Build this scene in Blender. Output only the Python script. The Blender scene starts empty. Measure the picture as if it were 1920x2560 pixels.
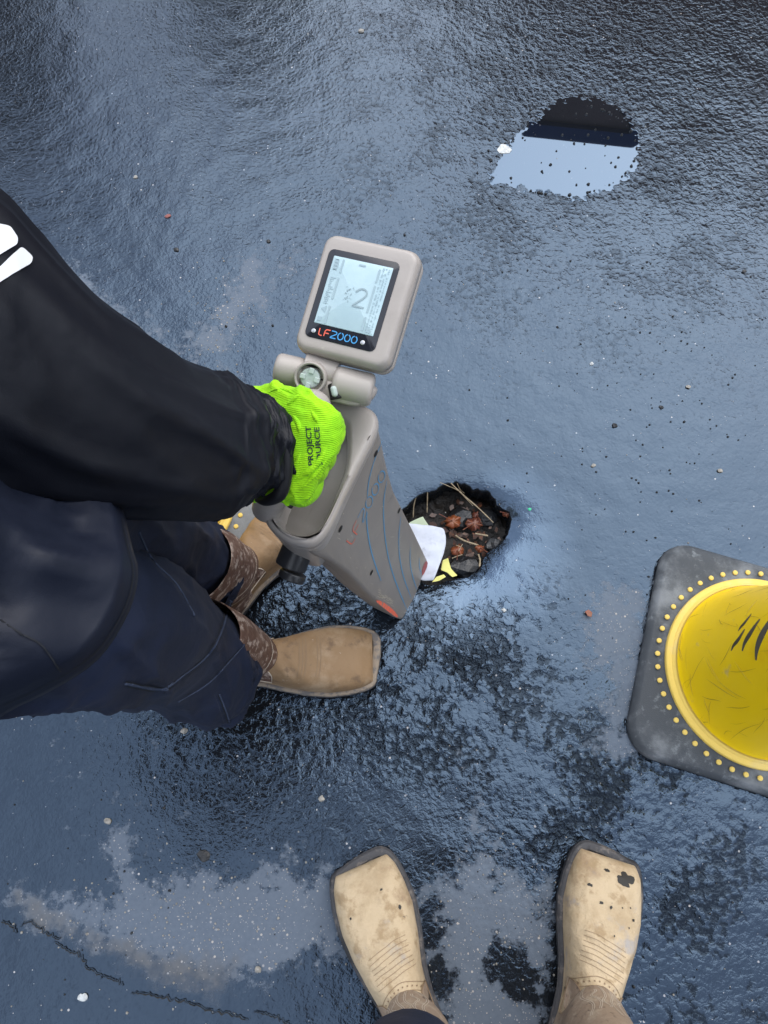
import bpy, bmesh, math, random
import numpy as np
from mathutils import Vector, Matrix, noise
from mathutils.bvhtree import BVHTree
random.seed(7); np.random.seed(7)
R = math.radians
sc = bpy.context.scene
# ------------------------------------------------------------ camera, sky, sun, exposure
CAM_H, TILT, F = 1.248, R(20), 1862.0
cam = bpy.data.cameras.new('camera'); cam.sensor_fit = 'VERTICAL'; cam.sensor_height = 24
cam.lens = 24 * F / 2560; cam.clip_start = 0.02; cam.clip_end = 500
camo = bpy.data.objects.new('camera', cam); sc.collection.objects.link(camo)
camo.location = (0, 0, CAM_H); camo.rotation_euler = (TILT, 0, 0); sc.camera = camo
w = bpy.data.worlds.new('World'); sc.world = w; w.use_nodes = True
SUN_EL, SUN_AZ = R(52), R(32)
nt = w.node_tree; nt.nodes.clear()
out = nt.nodes.new('ShaderNodeOutputWorld'); bg = nt.nodes.new('ShaderNodeBackground')
sky = nt.nodes.new('ShaderNodeTexSky'); sky.sky_type = 'NISHITA'; sky.sun_disc = False
sky.sun_elevation = SUN_EL; sky.sun_rotation = SUN_AZ; sky.air_density = 1.0; sky.dust_density = 1.4; sky.ozone_density = 1.0
tc = nt.nodes.new('ShaderNodeTexCoord'); cn = nt.nodes.new('ShaderNodeTexNoise')
cn.inputs['Scale'].default_value = 2.2; cn.inputs['Detail'].default_value = 6; cn.inputs['Roughness'].default_value = .55
cr = nt.nodes.new('ShaderNodeMapRange'); cr.inputs[1].default_value = .35; cr.inputs[2].default_value = .68; cr.inputs[3].default_value = .25; cr.inputs[4].default_value = .75
mx = nt.nodes.new('ShaderNodeMix'); mx.data_type = 'RGBA'
mx.inputs[7].default_value = (10.2, 10.7, 11.6, 1)
nt.links.new(tc.outputs['Generated'], cn.inputs['Vector']); nt.links.new(cn.outputs['Fac'], cr.inputs[0])
nt.links.new(cr.outputs[0], mx.inputs[0]); nt.links.new(sky.outputs[0], mx.inputs[6])
nt.links.new(mx.outputs[2], bg.inputs[0]); bg.inputs[1].default_value = .15
nt.links.new(bg.outputs[0], out.inputs[0])
sl = bpy.data.lights.new('sun', 'SUN'); sl.energy = 1.5; sl.angle = R(70); sl.color = (1, .95, .87)
so = bpy.data.objects.new('sun', sl); sc.collection.objects.link(so)
so.rotation_euler = (R(90) - SUN_EL, 0, math.pi - SUN_AZ)
sc.view_settings.view_transform = 'Standard'; sc.view_settings.look = 'None'
sc.view_settings.exposure = 0.68; sc.view_settings.gamma = 1
sc.cycles.use_denoising = True
sc.cycles.max_bounces = 8
# ------------------------------------------------------------ back-projection of measured points at a known height / distance
CP = np.array([0, 0, CAM_H]); FW = np.array([0, math.sin(TILT), -math.cos(TILT)]); UPV = np.array([0, math.cos(TILT), math.sin(TILT)]); RT = np.array([1., 0, 0])
def k(x, y): return (x * 1.15733, y * 1.15733)
def c1(x, y): return (620 + x / 3.318, 540 + y / 3.318)
def c2(x, y): return (600 + x / 3.16, 900 + y / 3.16)
def c3(x, y): return (960 + x / 3.7705, 1140 + y / 3.7705)
def c4(x, y): return (500 + x / 3.318, 1240 + y / 3.318)
def ray(p): return FW + RT * (p[0] - 960) / F + UPV * (1280 - p[1]) / F
def Z(p, z=0.0): r = ray(p); return CP + r * (z - CAM_H) / r[2]
def D(p, d): return CP + ray(p) * d
def PLN(p, o, n): r = ray(p); return CP + r * np.dot(o - CP, n) / np.dot(r, n)
def nrm(v): v = np.asarray(v, float); return v / np.linalg.norm(v)
# ------------------------------------------------------------ objects
C = sc.collection
OFF = {}
def tag(o, label=None, cat=None, group=None, kind=None):
    if label: o['label'] = label
    if cat: o['category'] = cat
    if group: o['group'] = group
    if kind: o['kind'] = kind
    return o
def thing(name, label, cat, loc, group=None):
    o = bpy.data.objects.new(name, None); C.objects.link(o); o.empty_display_size = .05
    o.location = loc; OFF[o.name] = np.array(loc, float); return tag(o, label, cat, group)
def mk(name, V, Fs, mat, parent=None, smooth=True, local=False, mats=None):
    V = np.asarray(V, float)
    if parent is not None and not local: V = V - OFF[parent.name]
    me = bpy.data.meshes.new(name); me.from_pydata([tuple(v) for v in V], [], Fs); me.validate()
    if mats:
        for m in mats: me.materials.append(m)
    elif mat: me.materials.append(mat)
    if smooth: me.polygons.foreach_set('use_smooth', [True] * len(me.polygons))
    me.update()
    o = bpy.data.objects.new(name, me); C.objects.link(o)
    if parent is not None:
        o.parent = parent; OFF[o.name] = OFF[parent.name]
    else: OFF[o.name] = np.zeros(3)
    return o
def join(parts):
    V = []; Fs = []
    for v, f in parts:
        n = len(V); V += [tuple(a) for a in v]; Fs += [tuple(i + n for i in q) for q in f]
    return V, Fs
def mkj(name, V, Fs, *a, **k_): o = mk(name, V, Fs, *a, **k_); o['kind'] = 'stuff'; return o
def fixn(o):
    bm = bmesh.new(); bm.from_mesh(o.data); bmesh.ops.recalc_face_normals(bm, faces=bm.faces); bm.to_mesh(o.data); bm.free(); return o
def bevel(o, wd, seg=2, ang=40):
    m = o.modifiers.new('b', 'BEVEL'); m.width = wd; m.segments = seg; m.limit_method = 'ANGLE'; m.angle_limit = R(ang); return o
def subd(o, n=1):
    m = o.modifiers.new('s', 'SUBSURF'); m.levels = n; m.render_levels = n; return o
def loft(rings, cap0=False, cap1=False, closed=True):
    n = len(rings[0]); V = [p for r in rings for p in r]; Fs = []
    for i in range(len(rings) - 1):
        for j in range(n if closed else n - 1):
            a = i * n + j; b = i * n + (j + 1) % n; Fs.append((a, b, b + n, a + n))
    if cap0: V.append(np.mean(rings[0], axis=0)); c = len(V) - 1; Fs += [(c, (j + 1) % n, j) for j in range(n)]
    if cap1:
        V.append(np.mean(rings[-1], axis=0)); c = len(V) - 1; b = (len(rings) - 1) * n
        Fs += [(c, b + j, b + (j + 1) % n) for j in range(n)]
    return V, Fs
def catmull(P, m):
    P = [np.asarray(p, float) for p in P]; out = []
    for i in range(len(P) - 1):
        p0 = P[max(i - 1, 0)]; p1 = P[i]; p2 = P[i + 1]; p3 = P[min(i + 2, len(P) - 1)]
        for j in range(m):
            t = j / m
            out.append(.5 * (2 * p1 + (p2 - p0) * t + (2 * p0 - 5 * p1 + 4 * p2 - p3) * t * t + (3 * p1 - p0 - 3 * p2 + p3) * t ** 3))
    out.append(P[-1]); return out
def resample(P, n, closed=True):
    P = np.asarray(P, float)
    if closed: P = np.vstack([P, P[:1]])
    s = np.r_[0, np.cumsum(np.linalg.norm(np.diff(P, axis=0), axis=1))]
    t = np.linspace(0, s[-1], n, endpoint=not closed)
    return np.stack([np.interp(t, s, P[:, i]) for i in range(P.shape[1])], 1)
def smoothpoly(P, it=2):
    P = np.asarray(P, float)
    for _ in range(it):
        Q = np.roll(P, -1, 0); P = np.stack([.75 * P + .25 * Q, .25 * P + .75 * Q], 1).reshape(-1, P.shape[1])
    return P
def pair_rings(secs, n=28, m=8, kk=1.0, disp=None):
    """secs: (point a, point b, depth factor) silhouette pairs -> smooth closed tube; disp(s, th, centre) -> radial factor"""
    A = catmull([s[0] for s in secs], m); B = catmull([s[1] for s in secs], m)
    K = catmull([np.array([s[2] if len(s) > 2 else kk]) for s in secs], m)
    N = len(A); mid = [(a + b) / 2 for a, b in zip(A, B)]; rings = []
    for i in range(N):
        ax = nrm(mid[min(i + 1, N - 1)] - mid[max(i - 1, 0)]); h = (A[i] - B[i]) / 2; r = np.linalg.norm(h)
        wv = nrm(np.cross(ax, h)) * r * K[i][0]
        ring = []
        for j in range(n):
            th = 2 * math.pi * j / n
            f = 1 + (disp(i / (N - 1), th, mid[i]) if disp else 0)
            ring.append(mid[i] + (h * math.cos(th) + wv * math.sin(th)) * f)
        rings.append(ring)
    return rings
def tube(P, rad, n=10, cap=True):
    P = [np.asarray(p, float) for p in P]; rings = []; N = len(P)
    up0 = np.array([.31, .17, .93])
    for i in range(N):
        ax = nrm(P[min(i + 1, N - 1)] - P[max(i - 1, 0)]); u = nrm(np.cross(ax, up0)); v = np.cross(ax, u)
        r = rad[i] if hasattr(rad, '__len__') else rad
        rings.append([P[i] + (u * math.cos(2 * math.pi * j / n) + v * math.sin(2 * math.pi * j / n)) * r for j in range(n)])
    return loft(rings, cap, cap)
def rcyl(p, q, r, n=28, rd=.25):
    """cylinder with rounded ends"""
    p = np.asarray(p, float); q = np.asarray(q, float); ax = nrm(q - p); L = np.linalg.norm(q - p); e = min(rd * r, L / 2)
    pts = []; rr = []
    for a in np.linspace(0, math.pi / 2, 5): pts.append(p + ax * e * (1 - math.sin(a))); rr.append(r - e + e * math.cos(math.pi / 2 - a) if False else r - e * (1 - math.sin(a)) )
    P = []; Q = []
    for a in np.linspace(0, math.pi / 2, 5): P.append((e * (1 - math.cos(a)), r - e * (1 - math.sin(a))))
    prof = P + [(L - x, y) for x, y in reversed(P)]
    u = nrm(np.cross(ax, [.3, .2, .9])); v = np.cross(ax, u)
    rings = [[p + ax * x + (u * math.cos(2 * math.pi * j / n) + v * math.sin(2 * math.pi * j / n)) * y for j in range(n)] for x, y in prof]
    return loft(rings, True, True)
def rrect(wd, ht, r, n=7):
    P = []
    for cx, cy, a0 in ((wd / 2 - r, ht / 2 - r, 0), (-wd / 2 + r, ht / 2 - r, 90), (-wd / 2 + r, -ht / 2 + r, 180), (wd / 2 - r, -ht / 2 + r, 270)):
        for a in np.linspace(a0, a0 + 90, n): P.append((cx + r * math.cos(R(a)), cy + r * math.sin(R(a))))
    return np.array(P)
def ribbon(P, wd, nvec, closed=False):
    """flat strip along P, surface normal(s) nvec"""
    P = [np.asarray(p, float) for p in P]; V = []; Fs = []; N = len(P)
    for i in range(N):
        t = P[(i + 1) % N] - P[i - 1] if closed else P[min(i + 1, N - 1)] - P[max(i - 1, 0)]
        nv = nvec[i] if isinstance(nvec, list) else nvec
        s = np.cross(nv, t); l = np.linalg.norm(s); s = s / (l + 1e-12)
        ww = wd[i] if hasattr(wd, '__len__') else wd
        V += [P[i] - s * ww / 2, P[i] + s * ww / 2]
    for i in range(N if closed else N - 1):
        j = (i + 1) % N; Fs.append((2 * i, 2 * j, 2 * j + 1, 2 * i + 1))
    return V, Fs
def bvh_of(o):
    dg = bpy.context.evaluated_depsgraph_get(); e = o.evaluated_get(dg); me = e.to_mesh()
    off = OFF[o.name]
    V = [Vector(np.array(v.co) + off) for v in me.vertices]; P = [tuple(p.vertices) for p in me.polygons]
    b = BVHTree.FromPolygons(V, P); e.to_mesh_clear(); return b
def hit(b, o, d, eps=.0006):
    h, n, i, dist = b.ray_cast(Vector(o), Vector(d))
    if h is None: return None, None
    n = np.array(n)
    if np.dot(n, d) > 0: n = -n
    return np.array(h) + n * eps, n
def text_flat(s, size=1.0, cuts=2, sx=1.0):
    cu = bpy.data.curves.new('t', 'FONT'); cu.body = s; cu.size = size; cu.resolution_u = 4; cu.offset = .018
    o = bpy.data.objects.new('t', cu); C.objects.link(o); dg = bpy.context.evaluated_depsgraph_get(); dg.update()
    me = bpy.data.meshes.new_from_object(o.evaluated_get(dg)); bm = bmesh.new(); bm.from_mesh(me)
    bmesh.ops.triangulate(bm, faces=bm.faces)
    for _ in range(cuts):
        es = [e for e in bm.edges if e.calc_length() > size * .12]
        if es: bmesh.ops.subdivide_edges(bm, edges=es, cuts=1); bmesh.ops.triangulate(bm, faces=bm.faces)
    V = np.array([v.co[:] for v in bm.verts]); bm.verts.index_update(); Fs = [tuple(v.index for v in f.verts) for f in bm.faces]
    bm.free(); bpy.data.objects.remove(o); bpy.data.curves.remove(cu); bpy.data.meshes.remove(me); return V, Fs
# ------------------------------------------------------------ materials
def mat(name, col, rough=.5, spec=.5, bump=None, var=None, metal=0, ior=None, sheen=0, coat=0):
    """bump: list of (kind, scale, distance); var: (scale, other colour, lo, hi)"""
    m = bpy.data.materials.new(name); m.use_nodes = True; n = m.node_tree; b = n.nodes['Principled BSDF']
    b.inputs['Base Color'].default_value = (*col, 1); b.inputs['Roughness'].default_value = rough
    b.inputs['Specular IOR Level'].default_value = spec; b.inputs['Metallic'].default_value = metal
    if ior: b.inputs['IOR'].default_value = ior
    if sheen: b.inputs['Sheen Weight'].default_value = sheen; b.inputs['Sheen Roughness'].default_value = .4
    if coat: b.inputs['Coat Weight'].default_value = coat
    tc = n.nodes.new('ShaderNodeTexCoord'); m['tc'] = tc.name
    if var:
        prev = None
        for (s, c2_, lo, hi) in (var if isinstance(var, list) else [var]):
            t = n.nodes.new('ShaderNodeTexNoise'); t.inputs['Scale'].default_value = s; t.inputs['Detail'].default_value = 6; t.inputs['Roughness'].default_value = .65
            r = n.nodes.new('ShaderNodeMapRange'); r.interpolation_type = 'SMOOTHSTEP'; r.inputs[1].default_value = lo; r.inputs[2].default_value = hi
            x = n.nodes.new('ShaderNodeMix'); x.data_type = 'RGBA'
            if prev: n.links.new(prev, x.inputs[6])
            else: x.inputs[6].default_value = (*col, 1)
            x.inputs[7].default_value = (*c2_, 1)
            n.links.new(tc.outputs['Object'], t.inputs['Vector']); n.links.new(t.outputs['Fac'], r.inputs[0]); n.links.new(r.outputs[0], x.inputs[0])
            prev = x.outputs[2]
        n.links.new(prev, b.inputs['Base Color'])
    if bump:
        last = None
        for kind, s, dist in bump:
            if kind == 'noise':
                t = n.nodes.new('ShaderNodeTexNoise'); t.inputs['Scale'].default_value = s; t.inputs['Detail'].default_value = 4; o_ = t.outputs['Fac']
            elif kind == 'voronoi':
                t = n.nodes.new('ShaderNodeTexVoronoi'); t.inputs['Scale'].default_value = s; o_ = t.outputs['Distance']
            else:
                t = n.nodes.new('ShaderNodeTexWave'); t.inputs['Scale'].default_value = s; t.inputs['Distortion'].default_value = 1.5; t.inputs['Detail'].default_value = 1
                t.bands_direction = kind; o_ = t.outputs['Fac']
            n.links.new(tc.outputs['Object'], t.inputs['Vector'])
            bp = n.nodes.new('ShaderNodeBump'); bp.inputs['Distance'].default_value = dist; bp.inputs['Strength'].default_value = 1
            n.links.new(o_, bp.inputs['Height'])
            if last: n.links.new(last, bp.inputs['Normal'])
            last = bp.outputs[0]
        n.links.new(last, b.inputs['Normal'])
    return m
M = {}
M['plastic'] = mat('grey_plastic', (.37, .335, .305), .34, .5, [('noise', 900, .00006)], [(14, (.32, .288, .26), .45, .7), (60, (.42, .385, .34), .66, .74)])
M['side'] = mat('scuffed_plastic', (.215, .195, .178), .42, .5, [('noise', 700, .0001)], [(10, (.25, .225, .20), .4, .7), (45, (.30, .275, .235), .62, .74), (30, (.13, .118, .11), .62, .75)])
M['black_plastic'] = mat('black_plastic', (.018, .019, .022), .32, .5, [('noise', 500, .0001)])
M['bezel'] = mat('bezel_glass', (.016, .018, .025), .12, .5)
M['lcd'] = mat('lcd', (.42, .56, .60), .12, .5, var=(30, (.39, .53, .575), .4, .6))
M['lcd_mark'] = mat('lcd_mark', (.27, .36, .39), .2, .5)
M['lcd_faint'] = mat('lcd_faint', (.31, .42, .46), .2, .5)
M['red_print'] = mat('red_print', (.75, .12, .07), .4)
M['blue_print'] = mat('blue_print', (.05, .30, .62), .4)
M['worn_blue'] = mat('worn_blue_print', (.05, .27, .52), .45, var=(60, (.11, .19, .26), .60, .74))
M['worn_red'] = mat('worn_red_print', (.68, .13, .08), .45, var=(80, (.3, .16, .14), .60, .74))
M['screw'] = mat('screw', (.55, .56, .57), .25, metal=.8)
M['pad'] = mat('grey_green_rubber', (.43, .50, .47), .5, var=(200, (.33, .36, .33), .55, .7))
M['dark'] = mat('dark_gap', (.01, .01, .01), .7)
M['orange_paint'] = mat('orange_paint', (.8, .14, .07), .5, var=(120, (.30, .22, .19), .5, .66))
M['red_paint'] = mat('red_paint', (.28, .02, .015), .5)
M['glove'] = mat('hi_vis_knit', (.36, .78, .012), .75, .2, [('noise', 60, .0025), ('noise', 22, .006), ('Y', 210, .0003)], [(25, (.26, .64, .01), .45, .62)], sheen=.1)
M['jacket'] = mat('black_softshell', (.0038, .0048, .0092), .5, .30, [('noise', 1400, .0001), ('noise', 9, .006)])
M['jacket_lit'] = mat('softshell_lit', (.0066, .0098, .0215), .55, .30, [('noise', 1400, .0001), ('noise', 9, .006)])  # same garment as the sleeves; its stronger light is put into the colour
M['cuffm'] = mat('black_cuff', (.006, .0065, .009), .55, .3, [('noise', 1400, .0001)], sheen=.04)
M['trousers'] = mat('navy_twill', (.0075, .0125, .031), .68, .3, [('noise', 1500, .00012), ('noise', 30, .0015)], [(8, (.0135, .021, .050), .42, .68)], sheen=.02)
M['ridge'] = mat('navy_seam_ridge', (.042, .056, .095), .75, .25)
M['seam'] = mat('seam_thread', (.075, .08, .095), .7)
M['darkseam'] = mat('dark_seam', (.006, .008, .013), .8)
M['white_print'] = mat('white_print', (.72, .74, .77), .5)
M['ink'] = mat('black_ink', (.012, .025, .02), .7)
M['tan'] = mat('tan_leather', (.53, .415, .27), .72, .3, [('noise', 320, .0008), ('noise', 48, .004)], [(18, (.43, .325, .20), .44, .68), (11, (.29, .195, .115), .54, .70), (33, (.36, .26, .15), .52, .66), (70, (.14, .115, .10), .68, .74), (22, (.37, .34, .31), .56, .74)])
M['brown'] = mat('brown_leather', (.25, .16, .085), .6, .3, [('noise', 300, .0003), ('noise', 40, .0015)], [(14, (.34, .245, .155), .45, .65), (16, (.15, .095, .055), .56, .72), (50, (.17, .11, .065), .56, .70), (90, (.44, .38, .31), .66, .74), (35, (.30, .28, .26), .66, .8)])
M['shaft_tan'] = mat('taupe_leather', (.30, .225, .165), .6, .3, [('noise', 120, .0012)], [(40, (.40, .32, .24), .48, .65), (90, (.15, .105, .08), .56, .7)])
M['shaft_brown'] = mat('distressed_leather', (.12, .068, .05), .6, .3, [('noise', 90, .002)], [(70, (.40, .32, .27), .50, .62), (30, (.20, .13, .10), .5, .7)])
M['thread'] = mat('brown_thread', (.23, .155, .09), .7)
M['pale_thread'] = mat('pale_thread', (.55, .47, .38), .7)
M['strap'] = mat('brown_strap', (.13, .065, .028), .45)
M['sole'] = mat('dark_sole', (.055, .055, .06), .6, .4, [('noise', 200, .0008)], [(60, (.16, .14, .125), .5, .68), (25, (.025, .025, .028), .5, .66)])
M['welt'] = mat('welt', (.26, .21, .16), .6, .3, [('noise', 300, .0006)], [(60, (.13, .12, .115), .46, .62)])
M['soot'] = mat('black_scuff', (.02, .018, .015), .6)
M['rubber'] = mat('dusty_rubber', (.058, .066, .076), .75, .4, [('noise', 600, .0005)], [(9, (.19, .205, .22), .42, .66), (70, (.19, .21, .225), .56, .76)])
M['yellow'] = mat('yellow_pvc', (1.0, .685, .002), .34, .5, [('noise', 30, .0012)], [(6, (.84, .48, .006), .50, .70), (28, (.66, .50, .16), .62, .76), (90, (.38, .26, .03), .70, .77)])
M['pale_yellow'] = mat('scuffed_yellow', (.84, .60, .13), .55, .35, [('noise', 90, .0008)], [(20, (.80, .60, .20), .5, .68)])
M['dot'] = mat('yellow_plug', (.72, .53, .13), .7)
M['scratch'] = mat('scratch', (.05, .045, .03), .6)
M['scratch2'] = mat('scratch_brown', (.42, .28, .02), .6)
M['paper'] = mat('white_paper', (.50, .535, .61), .8, .2, [('noise', 50, .002)], [(60, (.42, .45, .52), .5, .7)])
M['green_paper'] = mat('green_paper', (.40, .47, .34), .8, .2)
M['yellow_paper'] = mat('yellow_paper', (.62, .60, .20), .8, .2, [('noise', 60, .002)])
M['leaf'] = mat('brown_leaf', (.19, .065, .026), .35, .5, [('noise', 120, .001)], (60, (.20, .05, .018), .4, .65))
M['leaf2'] = mat('dark_leaf', (.10, .03, .02), .35, .5, [('noise', 120, .001)], (60, (.16, .05, .02), .4, .65))
M['straw'] = mat('straw', (.31, .25, .165), .7, var=(200, (.20, .15, .095), .45, .65))
M['soil'] = mat('wet_soil', (.006, .005, .0045), .5, .3, [('noise', 60, .006), ('noise', 220, .002)], (40, (.018, .014, .011), .45, .7))
M['stone_dark'] = mat('dark_stone', (.014, .015, .017), .3, .5, [('noise', 300, .001)])
M['stone_pale'] = mat('pale_stone', (.33, .31, .275), .6, .4, [('noise', 300, .001)], (150, (.22, .21, .19), .45, .6))
M['stone_red'] = mat('red_stone', (.24, .085, .075), .6, .4, [('noise', 300, .001)])
M['shell'] = mat('white_chip', (.56, .58, .57), .5, var=(200, (.4, .41, .4), .4, .6))
M['green_bit'] = mat('green_chip', (.03, .45, .22), .4)
M['wallbrown'] = mat('brown_boards', (.20, .125, .10), .8, .2, [('noise', 60, .003)], (3, (.24, .15, .12), .4, .6))
M['fascia'] = mat('blue_fascia', (.012, .055, .15), .8, .1)
M['bark'] = mat('bark', (.04, .03, .024), .9, .2, [('noise', 30, .02)])
M['needle'] = mat('dark_needles', (.022, .035, .026), .7, .2)
M['skin'] = mat('skin', (.46, .28, .20), .55, .4)
M['hair'] = mat('hair', (.03, .02, .015), .6)
M['grey_cloth'] = mat('dark_grey_cloth', (.02, .022, .028), .8, .2, sheen=.2)
# ============================================================ GROUND (structure)
rim_px = [c3(*p) for p in ((180, 490), (235, 440), (310, 370), (400, 330), (480, 320), (520, 285), (560, 262), (640, 245), (720, 240), (800, 262), (850, 290), (930, 295), (1000, 322), (1050, 365), (1085, 430), (1150, 470), (1195, 495), (1222, 560), (1200, 640), (1180, 700), (1140, 750), (1080, 800), (1010, 845), (960, 920), (935, 985), (900, 1045), (850, 1075), (800, 1095), (730, 1105), (660, 1125), (600, 1140), (520, 1185), (430, 1180), (330, 1130), (230, 1040), (150, 900), (110, 760), (120, 610))]
rim = np.array([Z(p)[:2] for p in rim_px]); HC = rim.mean(0)
NS = 900
ang = np.arctan2(rim[:, 1] - HC[1], rim[:, 0] - HC[0]); rad_ = np.hypot(*(rim - HC).T)
o_ = np.argsort(ang); ang = ang[o_]; rad_ = rad_[o_]
TH = np.linspace(-math.pi, math.pi, NS, endpoint=False)
RR = np.interp(TH, np.r_[ang[-1] - 2 * math.pi, ang, ang[0] + 2 * math.pi], np.r_[rad_[-1], rad_, rad_[0]])
RR += np.array([.003 * noise.noise((math.cos(t) * 9, math.sin(t) * 9, 1)) + .0012 * noise.noise((math.cos(t) * 13, math.sin(t) * 13, 5)) for t in TH])
ds = [0, .0015, .004, .007, .011, .016, .022]
while ds[-1] < 2.3: ds.append(ds[-1] + .0065 + max(0, ds[-1] - 1.6) * .03)
while ds[-1] < 150: ds.append(ds[-1] * 1.35)
ds = np.array(ds)
GX = HC[0] + np.cos(TH)[None] * (RR[None] + ds[:, None]); GY = HC[1] + np.sin(TH)[None] * (RR[None] + ds[:, None])
def grid_noise(X, Y, s, seed, oct=1):
    """cheap value noise"""
    rng = np.random.RandomState(seed); T = rng.rand(256, 256); r = 0; a = 1; tot = 0
    for o in range(oct):
        x = X * s; y = Y * s; xi = np.floor(x).astype(int); yi = np.floor(y).astype(int); fx = x - xi; fy = y - yi
        fx = fx * fx * (3 - 2 * fx); fy = fy * fy * (3 - 2 * fy)
        g = lambda i, j: T[(xi + i) % 256, (yi + j) % 256]
        r = r + a * ((g(0, 0) * (1 - fx) + g(1, 0) * fx) * (1 - fy) + (g(0, 1) * (1 - fx) + g(1, 1) * fx) * fy); tot += a; s *= 2.03; a *= .5
    return r / tot
lowdir = np.clip(.55 + .6 * np.cos(TH - R(-52)), .12, 1.2)[None]
near = np.clip(1 - ds[:, None] / 3.5, 0, 1)
RRS = RR.copy()
for _ in range(60): RRS = (np.roll(RRS, 1) + np.roll(RRS, -1) + np.roll(RRS, 4) + np.roll(RRS, -4)) / 4
dsm = np.maximum(0, RR[None] + ds[:, None] - RRS[None] + .003)
GZ = -.027 * lowdir * np.exp(-(dsm / .07)) - .004 * np.exp(-(dsm / .014))
GZ = GZ + near * (.0035 * (grid_noise(GX, GY, 7, 3, 2) - .5) + .0022 * (grid_noise(GX, GY, 32, 4, 2) - .5))
GZ = GZ - .004 * (ds[:, None] / 3 > 1)
def inpoly(X, Y, P):
    P = np.asarray(P); r = np.zeros(X.shape, bool); j = len(P) - 1
    for i in range(len(P)):
        xi, yi = P[i]; xj, yj = P[j]
        c = ((yi > Y) != (yj > Y)) & (X < (xj - xi) * (Y - yi) / (yj - yi + 1e-12) + xi); r ^= c; j = i
    return r
def polymask(pts, soft=.02):
    """signed-distance mask of an outline: 1 inside, .5 on the edge, 0 outside"""
    P = np.array([Z(k(*p))[:2] for p in pts]); d = np.full(GX.shape, 9.0)
    for i in range(len(P)):
        a = P[i]; b = P[(i + 1) % len(P)]; ab = b - a; L = (ab ** 2).sum() + 1e-12
        t = np.clip(((GX - a[0]) * ab[0] + (GY - a[1]) * ab[1]) / L, 0, 1)
        d = np.minimum(d, np.hypot(GX - a[0] - t * ab[0], GY - a[1] - t * ab[1]))
    s = np.where(inpoly(GX, GY, P), d, -d); return np.clip(.5 + s / soft * .5, 0, 1)
mxm = np.maximum
dry = polymask([(30, 1935), (130, 1935), (235, 1940), (235, 1790), (262, 1780), (290, 1800), (310, 1900), (430, 1885), (560, 1890), (590, 1855), (640, 1850), (650, 1890), (720, 1885), (760, 1990), (735, 2060), (640, 2075), (560, 2130), (470, 2125), (330, 2090), (200, 2040), (60, 1990)], .05)
dry = mxm(dry, polymask([(960, 1900), (1015, 1870), (1030, 1740), (1065, 1830), (1100, 1900), (1150, 1915), (1200, 1890), (1180, 2260), (960, 2260), (900, 2000), (850, 1930)], .05))
for b in (((900, 1960), (935, 1950), (960, 1990), (955, 2040), (925, 2050), (900, 2010)), ((1050, 2080), (1085, 2035), (1130, 2060), (1170, 2110), (1160, 2170), (1100, 2150), (1060, 2120)), ((905, 2080), (950, 2060), (975, 2110), (965, 2170), (925, 2150))):
    dry = np.minimum(dry, 1 - polymask(b, .03))
dry = mxm(dry, polymask([(1290, 1275), (1340, 1262), (1420, 1270), (1380, 1500), (1375, 1640), (1320, 1630), (1285, 1590), (1310, 1480), (1265, 1390)], .06))
dry = mxm(dry, polymask([(520, 560), (560, 540), (580, 620), (575, 690), (520, 700), (490, 760), (430, 770), (400, 720), (450, 690), (480, 640)], .07))
dry = mxm(dry, polymask([(110, 575), (160, 545), (200, 600), (420, 760), (560, 830), (400, 800), (200, 680)], .07) * .8)
dry = mxm(dry, polymask([(600, 560), (640, 545), (650, 580), (610, 600)], .05) * .9)
dry = mxm(dry, polymask([(960, 1590), (1000, 1620), (1030, 1680), (960, 1650)], .05) * .55)
dry = mxm(dry, polymask([(100, 1500), (560, 1620), (600, 1900), (60, 1900), (-60, 1700)], .3) * .40)
silt = polymask([(35, 1935), (70, 1945), (180, 2000), (300, 2050), (420, 2070), (520, 2085), (500, 2130), (470, 2150), (330, 2110), (200, 2040), (60, 1985)], .05)
silt = mxm(silt, polymask([(480, 540), (600, 520), (620, 640), (420, 780), (380, 720), (470, 660)], .1) * .25)
coarse = mxm(polymask([(560, 1180), (700, 1210), (830, 1330), (880, 1350), (980, 1320), (1130, 1330), (1160, 1420), (1080, 1540), (1000, 1600), (860, 1580), (700, 1560), (540, 1600), (430, 1600), (560, 1500), (560, 1300)], .12),
             polymask([(1080, 1740), (1190, 1640), (1400, 1680), (1500, 1760), (1520, 1950), (1400, 2212), (1350, 2260), (1380, 1900), (1250, 1830), (1150, 1910), (1090, 1850)], .14))
coarse = mxm(coarse, polymask([(1380, 1700), (1659, 1760), (1700, 2100), (1420, 2260)], .2) * .5)
coarse = mxm(coarse, polymask([(960, -100), (1760, -100), (1760, 440), (1400, 480), (1040, 450), (980, 250)], .5) * .5)
puddle = polymask([(1072, 390), (1092, 345), (1110, 318), (1130, 290), (1165, 270), (1190, 235), (1240, 218), (1290, 222), (1330, 240), (1362, 280), (1368, 325), (1362, 360), (1320, 395), (1250, 418), (1180, 405), (1120, 392)], .05)
smooth = mxm(polymask([(1180, 1560), (1340, 1640), (1659, 1740), (1660, 1800), (1400, 1690), (1190, 1640), (1000, 1700), (950, 1650)], .12), polymask([(1330, 2000), (1760, 1950), (1760, 2300), (1330, 2300)], .25) * .6)
smooth = mxm(smooth, polymask([(930, 1270), (1000, 1225), (1080, 1150), (1105, 1070), (1150, 1095), (1185, 1190), (1140, 1290), (1010, 1345), (950, 1320)], .08)); coarse = np.minimum(coarse, 1 - polymask([(930, 1270), (1000, 1225), (1080, 1150), (1105, 1070), (1150, 1095), (1185, 1190), (1120, 1280), (1010, 1325), (950, 1310)], .10))
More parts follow.
